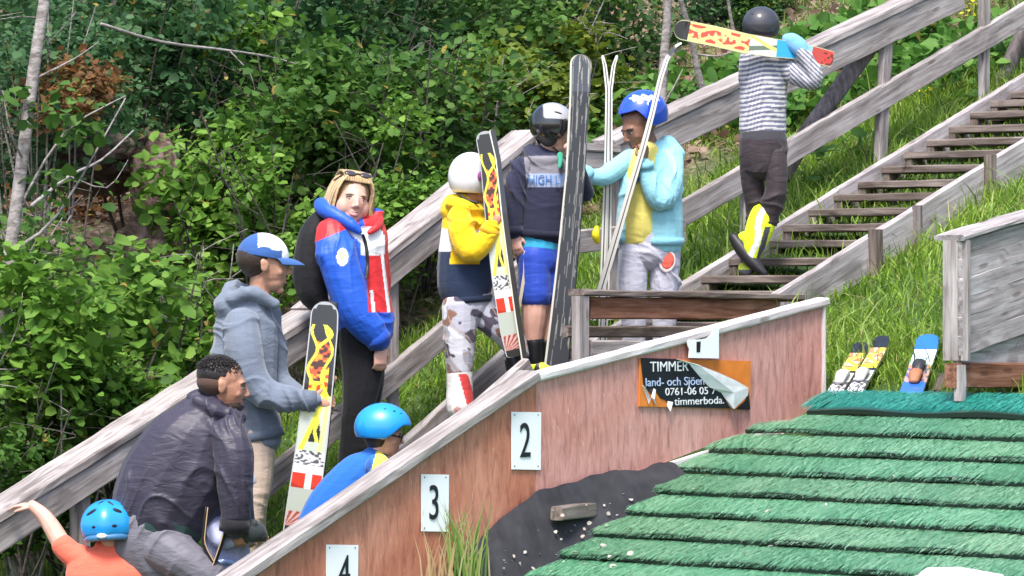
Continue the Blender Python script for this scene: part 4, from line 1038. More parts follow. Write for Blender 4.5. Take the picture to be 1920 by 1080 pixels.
# ================================================================== 5 woman
f = Fig('person', 'smiling blonde woman in a blue, red and white jacket and black trousers', 'person', 670, .1, (670, 985, 0), PEO)
W = f.head(659, 375, -4, 99, 18, 2, -8, neck=(656, 425, 4, 20), fem=True)
f.squint = .6; f.face(W, None, (.10, .09, .10), (.52, .19, .17), (.30, .19, .12), True)
JB, JR, JW = (.012, .09, .52), (.60, .02, .025), (.74, .75, .78)
def jc(X, Yp, D, C, Nn):
    c = np.tile(np.array(JB), (len(X), 1))
    xs = 640-(Yp-430)*.0
    fr = X > 684+(Yp-450)*.05
    c = area(fr & (Yp > 402) & (Yp < 585), JR, c)
    c = area((X > 676) & (Yp > 424) & (Yp < 478) & (X < 722), JW, c)
    c = area((X > 694) & (Yp < 424+(X-694)*.4) & (Yp > 396), JR, c)
    c = area((X > 598-9) & (X < 672) & (Yp < 450-(X-600)*.42) & (Yp > 398), JR, c)
    c = area((np.abs(Yp-(425+(X-650)*.9)) < 7) & (X > 650) & (X < 690) & (D < 0), JW, c)
    c = area((np.abs(X-(712+(Yp-440)*.12)) < 3.0) & (Yp > 425) & (Yp < 612) & (D < 12), JW, c)
    c = area((np.abs(X-(698+(Yp-560)*.10)) < 3.2) & (Yp > 545) & (Yp < 600), JW, c)
    c = area((X > 718) & (Yp < 440) & (Yp > 395), JR, c)
    c = area((Yp > 574) & (X > 640), JB, c) if False else area((Yp > 585) & (X > 640), JB, c)
    e = ((X-642)/11)**2+((Yp-482)/17)**2
    c = area((e < 1) & (D < 0), (.85, .80, .66), c); c = area((((X-641)/6)**2+((Yp-480)/10)**2 < 1) & (D < 0), (.80, .62, .30), c)
    return c
tor = [f.T([(655, 402, 8, 22, 20), (660, 420, 8, 50, 28), (664, 442, 8, 63, 40), (668, 495, 8, 60, 44), (676, 550, 10, 56, 43), (684, 590, 12, 54, 44), (688, 622, 12, 52, 42)]),
       f.T([(622, 436, -24, 30), (632, 478, -44, 37, 34), (650, 540, -50, 36, 32), (668, 585, -50, 34, 30), (694, 618, -42, 30, 26), (713, 640, -34, 22, 20)]),
       f.T([(700, 436, 36, 22), (712, 500, 42, 20), (712, 560, 40, 19), (706, 610, 36, 17)]),
       f.T([(618, 400, 14, 18, 16), (640, 416, -6, 15), (672, 422, -18, 13), (700, 420, 0, 14), (706, 402, 20, 14)], body=0), f.T([(612, 392, 26, 20), (640, 402, 36, 22), (690, 402, 34, 16)], body=0)]
f.garment('jacket', M['vshiny'], tor, .0055, 4, .012, (.35, 0, 1), 34, jc, split=(1, 2))
f.garment('collar', M['vshiny'], [f.T([(604, 386, 16, 15, 18), (612, 394, -10, 16, 16), (634, 406, -28, 14, 14), (660, 422, -36, 11, 11), (674, 434, -38, 6, 6)], body=0), f.T([(604, 386, 16, 15, 18), (626, 388, 38, 16, 16), (670, 400, 38, 14, 14), (704, 412, 14, 10, 10)], body=0), f.T([(692, 436, -34, 5), (706, 426, -20, 8), (712, 412, 6, 9)], body=0)], .005, 4, .004, (.35, 0, 1), 40, lambda X, Yp, D, C, Nn: area(X > 688, JR, np.tile(np.array(JB), (len(X), 1))))
leg = [f.T([(682, 600, 12, 46, 40), (681, 650, 10, 46, 44), (680, 700, 6, 40, 40), (672, 760, 0, 31, 32), (664, 810, 2, 27, 28), (660, 860, 6, 27, 27), (650, 910, 10, 20, 22), (640, 985, 12, 17)]),
       f.T([(690, 640, 34, 34), (690, 720, 38, 30), (680, 800, 40, 24), (676, 880, 46, 22), (672, 975, 50, 17)])]
f.garment('trousers', cloth('black trousers', (.010, .010, .013), .8, .1), leg, .007, 4, .003)
f.hand((712, 650, -32), (.05, -1, -.1), (.35, 0, -1), 62, .75, 1)
f.band('cuff', cloth('blue rib', (.01, .06, .36)), (703, 628, -38), (714, 644, -33), 24.5)
for x, y, d in ((640, 990, 0), (672, 985, 45)): f.body.append(tubev([f.P(x-8, y+5, d+8), f.P(x+12, y+8, d-4), f.P(x+40, y+12, d-14)], [15*f.m, 16*f.m, 10*f.m], 10))
f.garment('shoe', M['rubber'], [tubev([f.P(x-12, y+4, d+8), f.P(x+12, y+8, d-4), f.P(x+44, y+13, d-14)], [18*f.m, 19*f.m, 12*f.m], 10) for x, y, d in ((640, 990, 0), (672, 985, 45))], .008, 2, 0)
f.finish(M['skinA'])
# hair: locks falling from the parting
hb = []; r = random.Random(3)
hb.append(ellv(W(0, -.105, .155), (.345*f.hh, .395*f.hh, .375*f.hh), f.hM, 24, 16))
for i in range(330):
    sdx = r.choice((-1, 1)); y0 = r.uniform(-.45, .14); k = r.random(); e = r.uniform(-.03, .03)
    if r.random() < .72:
        pts = [W(sdx*.04, y0*.9+.08, .505), W(sdx*(.22+.03*k), y0+.10, .43), W(sdx*(.34+.04*k), y0+.06, .18), W(sdx*(.355+.05*k)+e, y0*.9-.02, -.12), W(sdx*(.34+.05*k)+e, y0*.8-.06+.1*k, -.38), W(sdx*(.27+.10*k), y0*.6-.05+.15*k, -.56-.16*k*(1.8 if sdx > 0 else 1))]
        hb.append(tubev(pts, [.014*f.hh, .024*f.hh, .022*f.hh, .021*f.hh, .018*f.hh, .006*f.hh], 6, True, None, 2))
    else:
        x = r.uniform(-.25, .25); pts = [W(x, .265-.5*x*x, .355), W(x*1.05, .19, .475), W(x*1.1, -.12, .545-.3*x*x), W(x*1.1, -.4, .38)]
        hb.append(tubev(pts, [.018*f.hh, .026*f.hh, .028*f.hh, .02*f.hh], 6, True, None, 2))
mb = MB()
for V, F in hb: mb.add(V, F, None, tuple(np.array((.62, .45, .26))*r.uniform(.35, 1.2)*np.array((1, r.uniform(.92, 1.0), r.uniform(.8, 1)))))
f.put('hair', mb.mesh('hair', None, True), M['vc'])
gl = []
for k in (-1, 1): gl.append(ellv(W(.15*k, .20, .49), (.125*f.hh, .035*f.hh, .075*f.hh), f.hM@np.array(Matrix.Rotation(.9, 3, 'X')), 14, 8)); gl.append(tubev([W(.27*k, .18, .47), W(.37*k, -.1, .32)], [.014*f.hh]*2, 6))
gl.append(tubev([W(-.06, .22, .50), W(.06, .22, .50)], [.014*f.hh]*2, 6))
SGm = plain('dark lens', (.05, .045, .05), .12, .1, 20, 0)
V = MB()
o = f.mesh('sunglasses', SGm, gl); o.parent = None; o.location = f.root.location; tag(o, 'dark sunglasses pushed up on the blonde woman\'s hair', 'sunglasses')
# backpack
fb = Fig('backpack', 'black backpack on the blonde woman\'s back', 'backpack', 585, .1, (590, 570, 0), Y=f.Y)
fb.garment('bag', cloth('black nylon', (.012, .012, .015), .7, .1, .6), [fb.T([(606, 408, 20, 20, 22), (590, 440, 22, 30, 34), (582, 490, 22, 32, 40), (586, 545, 22, 31, 38), (600, 572, 20, 20, 26)], body=0), fb.T([(566, 470, 22, 14, 26), (562, 510, 22, 16, 30), (568, 550, 22, 12, 24)], body=0)], .007, 4, .004)
fb.mesh('strap', M['rubber'], [tubev([fb.P(x, y, f.surf(x, y, 0, 4)) for x, y in ((680, 440), (685, 455), (688, 474), (689, 500), (686, 522))], [(3.2*f.m, 1.3*f.m)]*5, 8, True, (1, 0, 0))])

# ================================================================== 4 man with cap
f = Fig('person', 'man in a blue and white cap, grey blue hoodie and khaki trousers holding a ski', 'person', 470, .05, (475, 1130, 0), PEO)
W = f.head(498, 497, 0, 108, 98, 4, 0, neck=(484, 560, 2, 26))
f.face(W, None, (.08, .06, .04), (.46, .19, .16), (.09, .05, .03))
gh = (.15, .18, .235)
f.garment('hoodie', cloth('grey blue fleece', gh, .9, .3, .7), [
    f.T([(480, 562, 4, 30, 30), (466, 590, 6, 56, 44), (460, 640, 8, 62, 52), (460, 700, 8, 60, 52), (468, 760, 8, 54, 46), (486, 800, 8, 44, 42), (490, 820, 8, 40, 40)]),
    f.T([(452, 606, -36, 34), (456, 650, -52, 36), (470, 706, -58, 33), (500, 738, -60, 29), (545, 748, -60, 24), (588, 752, -56, 18)]),
    f.T([(500, 590, 40, 24), (512, 650, 46, 26), (520, 710, 44, 24), (560, 740, 20, 18), (585, 752, -6, 13)]),
    f.T([(432, 552, 0, 16, 26), (424, 576, 2, 24, 36), (440, 596, 4, 18, 30)], body=0), f.T([(436, 560, -26, 15), (470, 548, -32, 13), (512, 570, -18, 11)], body=0), f.T([(430, 548, 10, 15), (440, 540, 26, 15), (490, 552, 30, 12)], body=0)], .006, 4, .011, (.35, 0, 1), 26, split=(1, 2))
f.garment('trousers', cloth('khaki cotton', (.47, .37, .30), .9, .2, .7), [f.T([(482, 806, 6, 36, 38), (484, 850, 2, 33, 34), (484, 910, -4, 26, 28), (474, 970, -6, 22, 24), (464, 1040, -4, 19), (460, 1110, 0, 17)]), f.T([(486, 840, 30, 30), (480, 920, 34, 24), (478, 1000, 36, 20), (478, 1110, 36, 17)])], .007, 5, .005, (.5, 0, 1), 20)
f.garment('shoe', M['rubber'], [tubev([f.P(x-10, 1128, d+4), f.P(x+14, 1132, d), f.P(x+52, 1138, d-4)], [19*f.m, 20*f.m, 13*f.m], 10) for x, d in ((462, 0), (480, 36))], .009, 2, 0)
f.body.append(tubev([f.P(455, 1128, 2), f.P(500, 1134, 0)], [13*f.m]*2)); f.body.append(tubev([f.P(475, 1128, 38), f.P(518, 1134, 36)], [13*f.m]*2))
f.hand((588, 752, -56), (1, .02, .0), (.1, .25, -1), 62, 1.05, -1, .02, .2)
f.band('cuff', cloth('grey blue rib', (.11, .135, .18)), (566, 750, -58), (592, 752, -56), 20.5)
f.band('hem', cloth('grey blue rib', (.11, .135, .18)), (487, 808, 8), (490, 824, 8), 45, 43)
f.hand((582, 748, -4), (1, -.08, -.1), (0, -.1, 1), 60, .9, -1)
f.body.append(tubev([f.P(596, 738, -54), f.P(612, 724, -52), f.P(627, 709, -48)], [9*f.m, 8*f.m, 6*f.m], 8))
f.finish(M['skinB'])
# hair at the back, under the cap
f.mesh('hair', hairm((.035, .022, .016)), [ellv(W(0, -.15, .12), (.345*f.hh, .375*f.hh, .34*f.hh), f.hM, 20, 14), ellv(W(0, -.22, -.03), (.27*f.hh, .22*f.hh, .20*f.hh), f.hM, 16, 10)])
CB, CW = (.035, .10, .30), (.74, .75, .76)
def capcol(L):
    c = np.tile(np.array(CB), (len(L), 1)); w_ = (L[:, 1] > -.28) & (L[:, 2] > .28) & (np.abs(L[:, 0]) < .95); c = area(w_, CW, c); return area((L[:, 1] > .72) & (L[:, 2] < .34), CW, c)
f.helmet(0, 0, 0, 1, 1, 1, 0, M['vc'], lambda a: 90) if False else None
cp = f.P(0, 0, 0)
cx = f.hc+f.hM@(np.array((0, -.06, .15))*f.hh); f.capP = (960+FPX*cx[0]/cx[1], 540-FPX*cx[2]/cx[1])
o = f.helmet(f.capP[0], f.capP[1], 0, 39, 47, 44, 98, M['vc'], lambda a: 91+6*math.cos(math.radians(a)) if abs(a) < 180 else 85, pitch=4, name='cap', thick=.05, col=capcol)
br = []
Vb = []; nb_ = 18
for lay in (0, 1):
    for i in range(nb_):
        for j in range(6):
            a = math.radians(-62+124*i/(nb_-1)); q = j/5
            x = math.sin(a)*.36*(1+.02*q); y = math.cos(a)*.43-.06+q*(.31*max(0, math.cos(a*1.25))**.6); z = .13-.10*q*q-.16*(x*x)-.012*lay
            Vb.append(W(x, y, z+.02))
Fb = []
for lay in (0, 1):
    for i in range(nb_-1):
        for j in range(5):
            a = lay*nb_*6+i*6+j; Fb.append((a, a+1, a+7, a+6) if lay else (a, a+6, a+7, a+1))
for i in range(nb_-1): a = i*6+5; b = a+nb_*6; Fb.append((a, a+6, b+6, b))
for j in range(5): Fb.append((j, j+1, j+1+nb_*6, j+nb_*6)); k = (nb_-1)*6+j; Fb.append((k, k+nb_*6, k+1+nb_*6, k+1))
o2 = f.mesh('brim', cloth('blue cap cloth', (.045, .12, .33), .8, .1, .2), [(np.array(Vb), Fb)]); o2.parent = o
gl = [tubev([W(.36, .37, .14), W(.30, .42, .20), W(.0, .47, .25), W(-.30, .42, .20), W(-.36, .3, .14), W(-.39, -.1, .10)], [(.035*f.hh, .015*f.hh)]*6, 8), tubev([W(.37, .36, .15), W(.40, .1, .10), W(.41, -.15, .05)], [.012*f.hh]*3, 6)]
# ski held by the man
t, X, sd, Nn, T = ski('ski', 'upright ski with yellow and red flames held by the man in the cap', [(610, 566, -46, 50), (607, 620, -50, 53), (597, 720, -56, 56), (585, 830, -58, 58), (572, 920, -60, 60), (560, 1003, -62, 60)], 0, flame, 9, f.Y, 'flame patterned skis')
mb = MB(); V, F = tubev([X[i]-Nn[i]*.035+sd[i]*.012 for i in (0, 60, 160, 240, 339)], [(W_, .006) for W_ in (.045, .058, .062, .064, .066)], 10, True, sd[120]); mb.add(V, F); o = mb.build('ski', M['rubber'], None, True); tag(o, 'second ski seen as a black edge behind the flame ski at the man\'s hand', 'ski', 'flame patterned skis')

# ================================================================== 2 crouching man
f = Fig('person', 'short haired bearded man bending forward in a dark nylon jacket and grey trousers', 'person', 340, .45, (300, 1240, 0), PEO)
W = f.head(420, 724, 0, 108, 96, 8, 0, neck=(388, 785, 2, 30))
f.face(W, None, (.05, .035, .03), (.30, .13, .11), (.02, .015, .012))
f.garment('jacket', cloth('dark violet grey nylon', (.034, .030, .052), .5, .1, .9, .4), [
    f.T([(404, 764, 2, 34, 34), (388, 792, 2, 66, 56), (366, 832, 2, 92, 72), (342, 880, 2, 103, 76), (316, 925, 2, 103, 76), (298, 962, 2, 94, 70), (290, 985, 2, 84, 64)], body=.8),
    f.T([(428, 812, -44, 36), (438, 850, -60, 38), (440, 905, -64, 35), (443, 950, -62, 30), (440, 990, -58, 24)]),
    f.T([(410, 812, 50, 34), (440, 880, 66, 32), (452, 950, 60, 24), (460, 985, 46, 20)]),
    f.T([(372, 752, -20, 15, 18), (404, 770, -34, 16), (446, 786, -10, 15), (452, 772, 16, 14)], body=0), f.T([(374, 748, 6, 20, 24), (392, 756, 24, 18), (440, 774, 26, 14)], body=0)], .006, 4, .012, (.75, 0, .6), 26, split=(1, 2))
f.garment('shirt', cloth('dark teal shirt', (.025, .06, .058), .85), [f.T([(306, 962, 2, 88, 66), (292, 994, 2, 80, 62)], body=0)], .008, 3, .003)
f.garment('trousers', cloth('grey trousers', (.135, .13, .16), .6, .1, .9, .35), [
    f.T([(280, 988, 2, 80, 64), (272, 1020, 4, 78, 66), (290, 1060, 6, 60, 60)], body=.8),
    f.T([(300, 1022, -28, 50, 44), (350, 1056, -44, 42), (398, 1098, -48, 36), (380, 1170, -40, 26), (350, 1240, -36, 20)]),
    f.T([(290, 1040, 34, 46), (330, 1110, 44, 38), (320, 1180, 46, 28), (300, 1240, 46, 22)])], .007, 4, .010, (.8, 0, -.6), 26, split=(1, 2), sname='trouser_leg')
f.garment('shoe', M['rubber'], [tubev([f.P(x-10, 1248, d), f.P(x+16, 1250, d), f.P(x+60, 1254, d)], [21*f.m, 22*f.m, 15*f.m], 10) for x, d in ((350, -36), (298, 46))], .009, 2, 0)
f.body += [tubev([f.P(x, 1248, d), f.P(x+50, 1252, d)], [15*f.m]*2) for x, d in ((350, -36), (298, 46))]
f.hand((438, 992, -58), (.35, -1, .35), (-.5, .1, -1), 60, .8, -1); f.hand((462, 990, 44), (.3, -1, -.3), (.3, 0, 1), 60, .8, 1)
f.band('cuff', cloth('black cuff', (.012, .012, .016)), (441, 972, -60), (439, 996, -58), 28.5)
f.finish(M['skinD'])
hh = []; r = random.Random(5)
hh.append(ellv(W(0, -.125, .18), (.328*f.hh, .386*f.hh, .325*f.hh), f.hM, 22, 14))
for i in range(1500):
    a = r.uniform(0, 6.28); q = math.sqrt(r.random())*.99; lz = math.sqrt(max(0, 1-q*q*.98)); n_ = np.array((q*math.cos(a), q*math.sin(a), lz))
    p = W(.325*n_[0], -.125+.383*n_[1], .18+.323*lz); dr_ = f.hM@(n_+np.array((r.uniform(-.6, .6), r.uniform(-.6, .6), r.uniform(-.3, .3))))*.035*f.hh
    hh.append(tubev([p, p+dr_], [.012*f.hh, .003*f.hh], 4, False, None, 1))
f.mesh('hair', hairm((.012, .009, .010)), hh)
f.mesh('faded_hair', cloth('short shaved hair', (.085, .05, .04), .8, .1, .2), [ellv(W(0, -.14, .04), (.325*f.hh, .350*f.hh, .25*f.hh), f.hM, 22, 14)])
f.mesh('beard', cloth('short beard', (.045, .028, .022), .8, .1, .3), [ellv(W(0, .15, -.31), (.215*f.hh, .215*f.hh, .165*f.hh), f.hM, 18, 12), ellv(W(0, .355, -.188), (.075*f.hh, .03*f.hh, .022*f.hh), f.hM, 10, 6)])

# ================================================================== 1 orange child
f = Fig('person', 'child in an orange T-shirt with one hand on the rail, seen from behind', 'person', 205, .25, (215, 1320, 0), PEO)
W = f.head(205, 990, 0, 88, 176, 10, -4, neck=(205, 1040, 4, 22))
f.garment('shirt', cloth('orange cotton', (.82, .15, .095), .9, .2, .7), [
    f.T([(208, 1032, 2, 34, 26), (205, 1052, 2, 74, 34), (204, 1090, 0, 82, 42), (206, 1150, 0, 72, 42), (208, 1210, 0, 70, 42)]),
    f.T([(160, 1048, 6, 26), (136, 1040, 10, 24), (117, 1022, 14, 22)]), f.T([(250, 1052, 6, 24), (276, 1064, 0, 22), (298, 1072, -4, 19)])], .006, 5, .006, (-.5, 0, 1), 26)
f.T([(120, 1028, 14, 19), (98, 990, 24, 17), (80, 965, 30, 14), (60, 948, 34, 11)], body=1.0)
f.T([(288, 1070, -2, 17), (330, 1079, -10, 14), (385, 1082, -22, 11)], body=1)
f.hand((62, 949, 34), (-1, .05, .45), (.1, 1, -.2), 54, .25, 1, .14)
f.hand((388, 1083, -22), (1, -.1, -.2), (0, 1, 0), 50, .5, 1)
f.garment('shorts', cloth('navy shorts', (.02, .03, .07)), [f.T([(208, 1200, 0, 66, 42), (208, 1230, 0, 62, 42)]), f.T([(182, 1230, 0, 34), (180, 1270, 0, 30)]), f.T([(236, 1230, 0, 34), (240, 1270, 0, 30)])], .009, 3, .003)
f.body += [tubev([f.P(180, 1240, 0), f.P(180, 1320, 0), f.P(178, 1390, 0)], [25*f.m, 20*f.m, 14*f.m]), tubev([f.P(238, 1240, 0), f.P(240, 1320, 0), f.P(240, 1390, 0)], [25*f.m, 20*f.m, 14*f.m])]
f.finish(M['skinA'])
f.garment('shoe', M['rubber'], [tubev([f.P(x, 1396, 10), f.P(x, 1400, 40)], [17*f.m, 14*f.m], 10) for x in (178, 240)], .009, 2, 0)
f.mesh('hair', hairm((.05, .03, .02)), [ellv(W(0, -.14, .05), (.34*f.hh, .37*f.hh, .33*f.hh), f.hM, 18, 12)])
BH = paint('bright blue helmet shell', (.012, .25, .60), .3)
def rdg(a, t): return .035*math.cos(math.radians(a*6))*math.sin(math.radians(min(t, 90)))**2
f.helmet(203, 986, 0, 50, 54, 50, 176, BH, lambda a: 98 if abs(a) < 60 else 104+10*(abs(a)/180), 6, -4, thick=.1, ridge=rdg, vents=(
    (140, 62, 14, 4.5, -28), (-146, 60, 13, 4.5, 30), (158, 36, 8, 3, -60), (-166, 32, 7, 3, 60), (180, 92, 6, 3.5, 0), (160, 94, 8, 3.5, 0), (-162, 94, 8, 3.5, 0), (110, 70, 12, 5, 0), (-110, 70, 12, 5, 0), (60, 50, 12, 5, 0), (-60, 50, 12, 5, 0)))
mb = MB(); c, Mx, rr = f.helm; f.mesh('helmet_light', M['sign'], [ellv(c+Mx@(rr*np.array((-.08, -1.0, -.42))), (10*f.m, 3*f.m, 5*f.m), None, 12, 6)])
f.mesh('helmet_harness', paint('blue strap', (.04, .16, .32), .5), [tubev([c+Mx@(rr*np.array((math.sin(a)*.93, math.cos(a)*.93, -.48))) for a in np.linspace(2.0, 4.3, 9)], [(6*f.m, 3*f.m)]*9, 8, True, (0, 0, 1)), tubev([c+Mx@(rr*np.array((.86, -.3, -.3))), c+Mx@(rr*np.array((.72, 0, -1.0)))], [3*f.m]*2, 6)])

# ================================================================== 3 small child in lavender
f = Fig('person', 'small child in a pale lavender snowsuit and white helmet, hidden behind the bent man', 'person', 425, .62, (425, 1190, 0), PEO)
f.Y -= .0
W = f.head(438, 915, 40, 76, 85, 10, 0, neck=(430, 958, 44, 15))
f.face(W, None, side=None)
lav = (.40, .43, .66)
f.garment('snowsuit', cloth('lavender snowsuit', lav, .7, .2, .6), [
    f.T([(430, 955, 44, 20, 20), (426, 975, 40, 38, 30), (424, 1020, 30, 44, 34), (424, 1070, 26, 46, 36), (424, 1100, 26, 44, 36)]),
    f.T([(400, 982, 10, 18), (408, 1010, -10, 17), (428, 1016, -24, 14), (450, 1006, -30, 12)]), f.T([(446, 985, 30, 18), (458, 1010, 10, 15), (470, 1005, -10, 12)]),
    f.T([(404, 1090, 20, 26), (402, 1130, 14, 22), (400, 1180, 16, 18)]), f.T([(444, 1090, 20, 26), (446, 1130, 14, 22), (448, 1180, 16, 18)])], .006, 5, .006, (.3, 0, 1), 30, )
f.hand((452, 1006, -30), (1, .1, .1), (0, .6, -1), 40, .5, 1); f.hand((472, 1004, -10), (1, 0, .1), (0, .6, 1), 40, .5, 1)
f.garment('mitten', cloth('dark grey mitten', (.035, .045, .05), .7, .2), [f.T([(446, 992, -34, 17), (466, 994, -36, 22, 18), (484, 1000, -34, 20, 15), (493, 1006, -32, 12, 10)], body=0), f.T([(462, 985, -40, 8), (478, 980, -46, 7)], body=0)], .006, 4, .002)
f.body += [tubev([f.P(x, 1184, 16), f.P(x+22, 1194, 10)], [13*f.m]*2) for x in (402, 448)]
f.garment('shoe', M['rubber'], [tubev([f.P(x-4, 1188, 18), f.P(x+30, 1196, 8)], [17*f.m, 13*f.m], 10) for x in (402, 448)], .008, 2, 0)
f.finish(M['skinA'])
f.helmet(440, 908, 40, 37, 40, 41, 85, paint('white helmet shell', (.72, .73, .75), .25), lambda a: 82+50*sstep(np.array((abs(a)-35)/40)), 4)
f.mesh('goggles', M['black'], [ellv(W(0, .33, .02), (.30*f.hh, .14*f.hh, .13*f.hh), f.hM, 16, 10)])
f.mesh('bib_stripe', paint('light blue bib', (.25, .38, .72), .5), [tubev([f.P(396, 1060, -14), f.P(424, 1052, -16), f.P(448, 1060, -10)], [(5*f.m, 3*f.m)]*3, 8)])
for i, (pa, lab) in enumerate(((((387, 952, -44), (383, 990, -46), (382, 1020, -46), (400, 1056, -46)), 'thin dark ski edge leaning left in front of the lavender child'), (((424, 992, -46), (414, 1024, -47), (403, 1056, -48), (400, 1062, -48)), 'thin dark ski edge leaning right in front of the lavender child'))):
    m = MB()
    V, F = tubev([f.P(*q) for q in pa], [(3.6*f.m, 12*f.m)]*4, 10, True); m.add(V, F)
    t = thing('short_ski', lab, 'ski', f.P(*pa[-1]), 'small skis held by the lavender child'); m.build('ski_body', M['black'], t, True)
    m = MB(); V, F = tubev([f.P(q[0]+(2.6 if i == 0 else -2.6), q[1], q[2]-13) for q in pa], [(1.1*f.m, 1.2*f.m)]*4, 6, True); m.add(V, F); m.build('edge', paint('tan ski edge', (.5, .34, .18), .4), t, True)

# ================================================================== 6 blue helmet child with glasses
f = Fig('person', 'child in glasses, blue helmet and blue jacket leaning forward behind the wall', 'person', 700, .95, (620, 1130, 0), PEO)
W = f.head(722, 815, 0, 82, 92, 12, 0, neck=(700, 862, 2, 18))
f.face(W, None, (.08, .05, .04), (.5, .2, .16), (.12, .07, .04))
f.garment('jacket', M['vc'], [f.T([(704, 858, 2, 26, 24), (690, 880, 2, 44, 36), (660, 915, 2, 52, 40), (625, 955, 2, 52, 40), (600, 1000, 2, 48, 38), (590, 1040, 2, 44, 36)]),
    f.T([(708, 872, -36, 24), (724, 905, -46, 22), (750, 900, -50, 17), (770, 878, -48, 14)]), f.T([(712, 880, 36, 22), (740, 900, 40, 18), (772, 870, 36, 13)])], .006, 5, .006, (.7, 0, .7), 26,
    col=lambda X, Yp, D, C, Nn: area((X > 696-(Yp-880)*.3) & (Yp < 905) & (Yp > 846) & (X < 745) & (D < -12), (.80, .68, .10), np.tile(np.array((.02, .13, .48)), (len(X), 1))))
f.garment('trousers', cloth('dark ski trousers', (.03, .03, .04)), [f.T([(592, 1030, 2, 42, 36), (610, 1070, -16, 30), (640, 1100, -20, 26), (610, 1150, -16, 20)]), f.T([(592, 1040, 20, 36), (600, 1100, 24, 26), (590, 1160, 20, 20)])], .008, 4, .004)
f.hand((772, 876, -48), (.4, 1, 0), (1, 0, -.4), 46, .9, 1); f.hand((774, 866, 36), (.4, 1, 0), (1, 0, .4), 46, .9, 1)
f.body += [tubev([f.P(600, 1155, d), f.P(625, 1162, d-6)], [13*f.m]*2) for d in (-16, 20)]
f.garment('shoe', M['rubber'], [tubev([f.P(594, 1156, d), f.P(634, 1166, d-6)], [18*f.m, 14*f.m], 10) for d in (-16, 20)], .009, 2, 0)
f.garment('glove', cloth('black glove', (.015, .015, .018)), [f.T([(768, 886, -48, 13), (780, 858, -50, 15, 12), (788, 838, -50, 11, 9)], body=0), f.T([(768, 876, 36, 13), (786, 842, 36, 15, 12), (792, 830, 36, 10)], body=0)], .006, 3, .001)
f.finish(M['skinA'])
f.mesh('hair', hairm((.03, .02, .016)), [ellv(W(0, -.17, -.02), (.335*f.hh, .33*f.hh, .36*f.hh), f.hM, 18, 12)])
f.helmet(718, 802, 0, 45, 52, 47, 92, paint('blue helmet shell', (.010, .27, .72), .38), lambda a: 80+34*sstep(np.array((abs(a)-40)/50)), 4, 0, vents=((60, 46, 4, 2.5, 20), (88, 40, 3, 2, 0), (40, 52, 4, 2, 0), (-60, 46, 4, 2.5, 0), (-88, 40, 3, 2, 0)))
g = []
for k in (-1, 1):
    ring = [W(.13*k+.10*math.cos(a), .40-.02*abs(math.cos(a)), .0+.085*math.sin(a)) for a in np.linspace(0, 2*math.pi, 13)]; g.append(tubev(ring, [.014*f.hh]*13, 6, False, None, 1)); g.append(tubev([W(.23*k, .37, .02), W(.32*k, .2, .03), W(.34*k, -.02, .04)], [.016*f.hh]*3, 6))
g.append(tubev([W(-.03, .42, .02), W(.03, .42, .02)], [.014*f.hh]*2, 6)); o = f.mesh('eyeglasses', M['black'], g); o.parent = None; o.location = f.root.location; tag(o, 'black framed eyeglasses on the child in the blue helmet', 'eyeglasses')

# ================================================================== 7 yellow jacket child
f = Fig('person', 'child in a white helmet, yellow and navy jacket and patterned trousers holding skis', 'person', 880, .25, (870, 790, 0), PEO)
W = f.head(892, 342, 0, 84, 112, 4, 0, neck=(874, 388, 2, 17))
f.face(W, None)
def yc(X, Yp, D, C, Nn):
    c = np.tile(np.array((.82, .52, .012)), (len(X), 1)); arm = (D < -34)
    c = area((Yp > 428+(X-830)*.05) & ~arm, (.74, .74, .75), c); c = area((Yp > 472) & (~arm | (Yp > 496)), (.018, .032, .072), c); return c
f.garment('jacket', M['vc'], [
    f.T([(868, 380, 2, 26, 24), (872, 400, 2, 42, 34), (874, 440, 2, 48, 40), (872, 490, 2, 52, 44), (872, 535, 2, 53, 44), (876, 562, 2, 44, 40)]),
    f.T([(862, 405, -30, 24), (868, 440, -44, 27), (882, 470, -54, 25), (905, 455, -60, 21), (922, 428, -58, 16)]),
    f.T([(902, 410, 34, 20), (925, 445, 34, 18), (930, 425, 0, 14)]),
    f.T([(848, 378, 6, 16, 26), (842, 396, 6, 18, 30), (852, 412, 4, 14, 26)], body=0), f.T([(848, 382, -22, 14), (876, 386, -28, 12), (900, 396, -18, 10)], body=0)], .0055, 4, .011, (.35, 0, 1), 30, yc, split=(1, 2))
def camo(X, Yp, D, C, Nn):
    n = vn3(C, 14, 3); n2 = vn3(C, 24, 5); c = np.tile(np.array((.40, .40, .47)), (len(X), 1)); c = area(n > .60, (.62, .62, .68), c); c = area(n2 > .66, (.22, .12, .09), c); c = area(n2 < .27, (.07, .06, .09), c); return area((n > .5) & (n < .535), (.45, .30, .22), c)
f.garment('trousers', M['vc'], [f.T([(878, 552, 2, 44, 38), (876, 575, 0, 44, 38), (870, 590, 0, 38, 34)]), f.T([(862, 575, -10, 34), (862, 620, -14, 32), (862, 665, -12, 28), (862, 700, -8, 25)]),
    f.T([(895, 572, 14, 34), (922, 598, 4, 31), (948, 622, -4, 28), (966, 650, 2, 24), (968, 672, 4, 21)])], .006, 4, .009, (.4, 0, 1), 30, camo, split=(1, 2), sname='trouser_leg')
def bc(X, Yp, D, C, Nn):
    c = np.tile(np.array((.74, .72, .72)), (len(X), 1)); c = area((np.abs(X-(868+(Yp-700)*.28)) < 9) & (Yp > 702) & (Yp < 765), (.58, .05, .05), c); return area((((X-(858))/7)**2+((Yp-770)/8)**2 < 1), (.55, .30, .28), c)
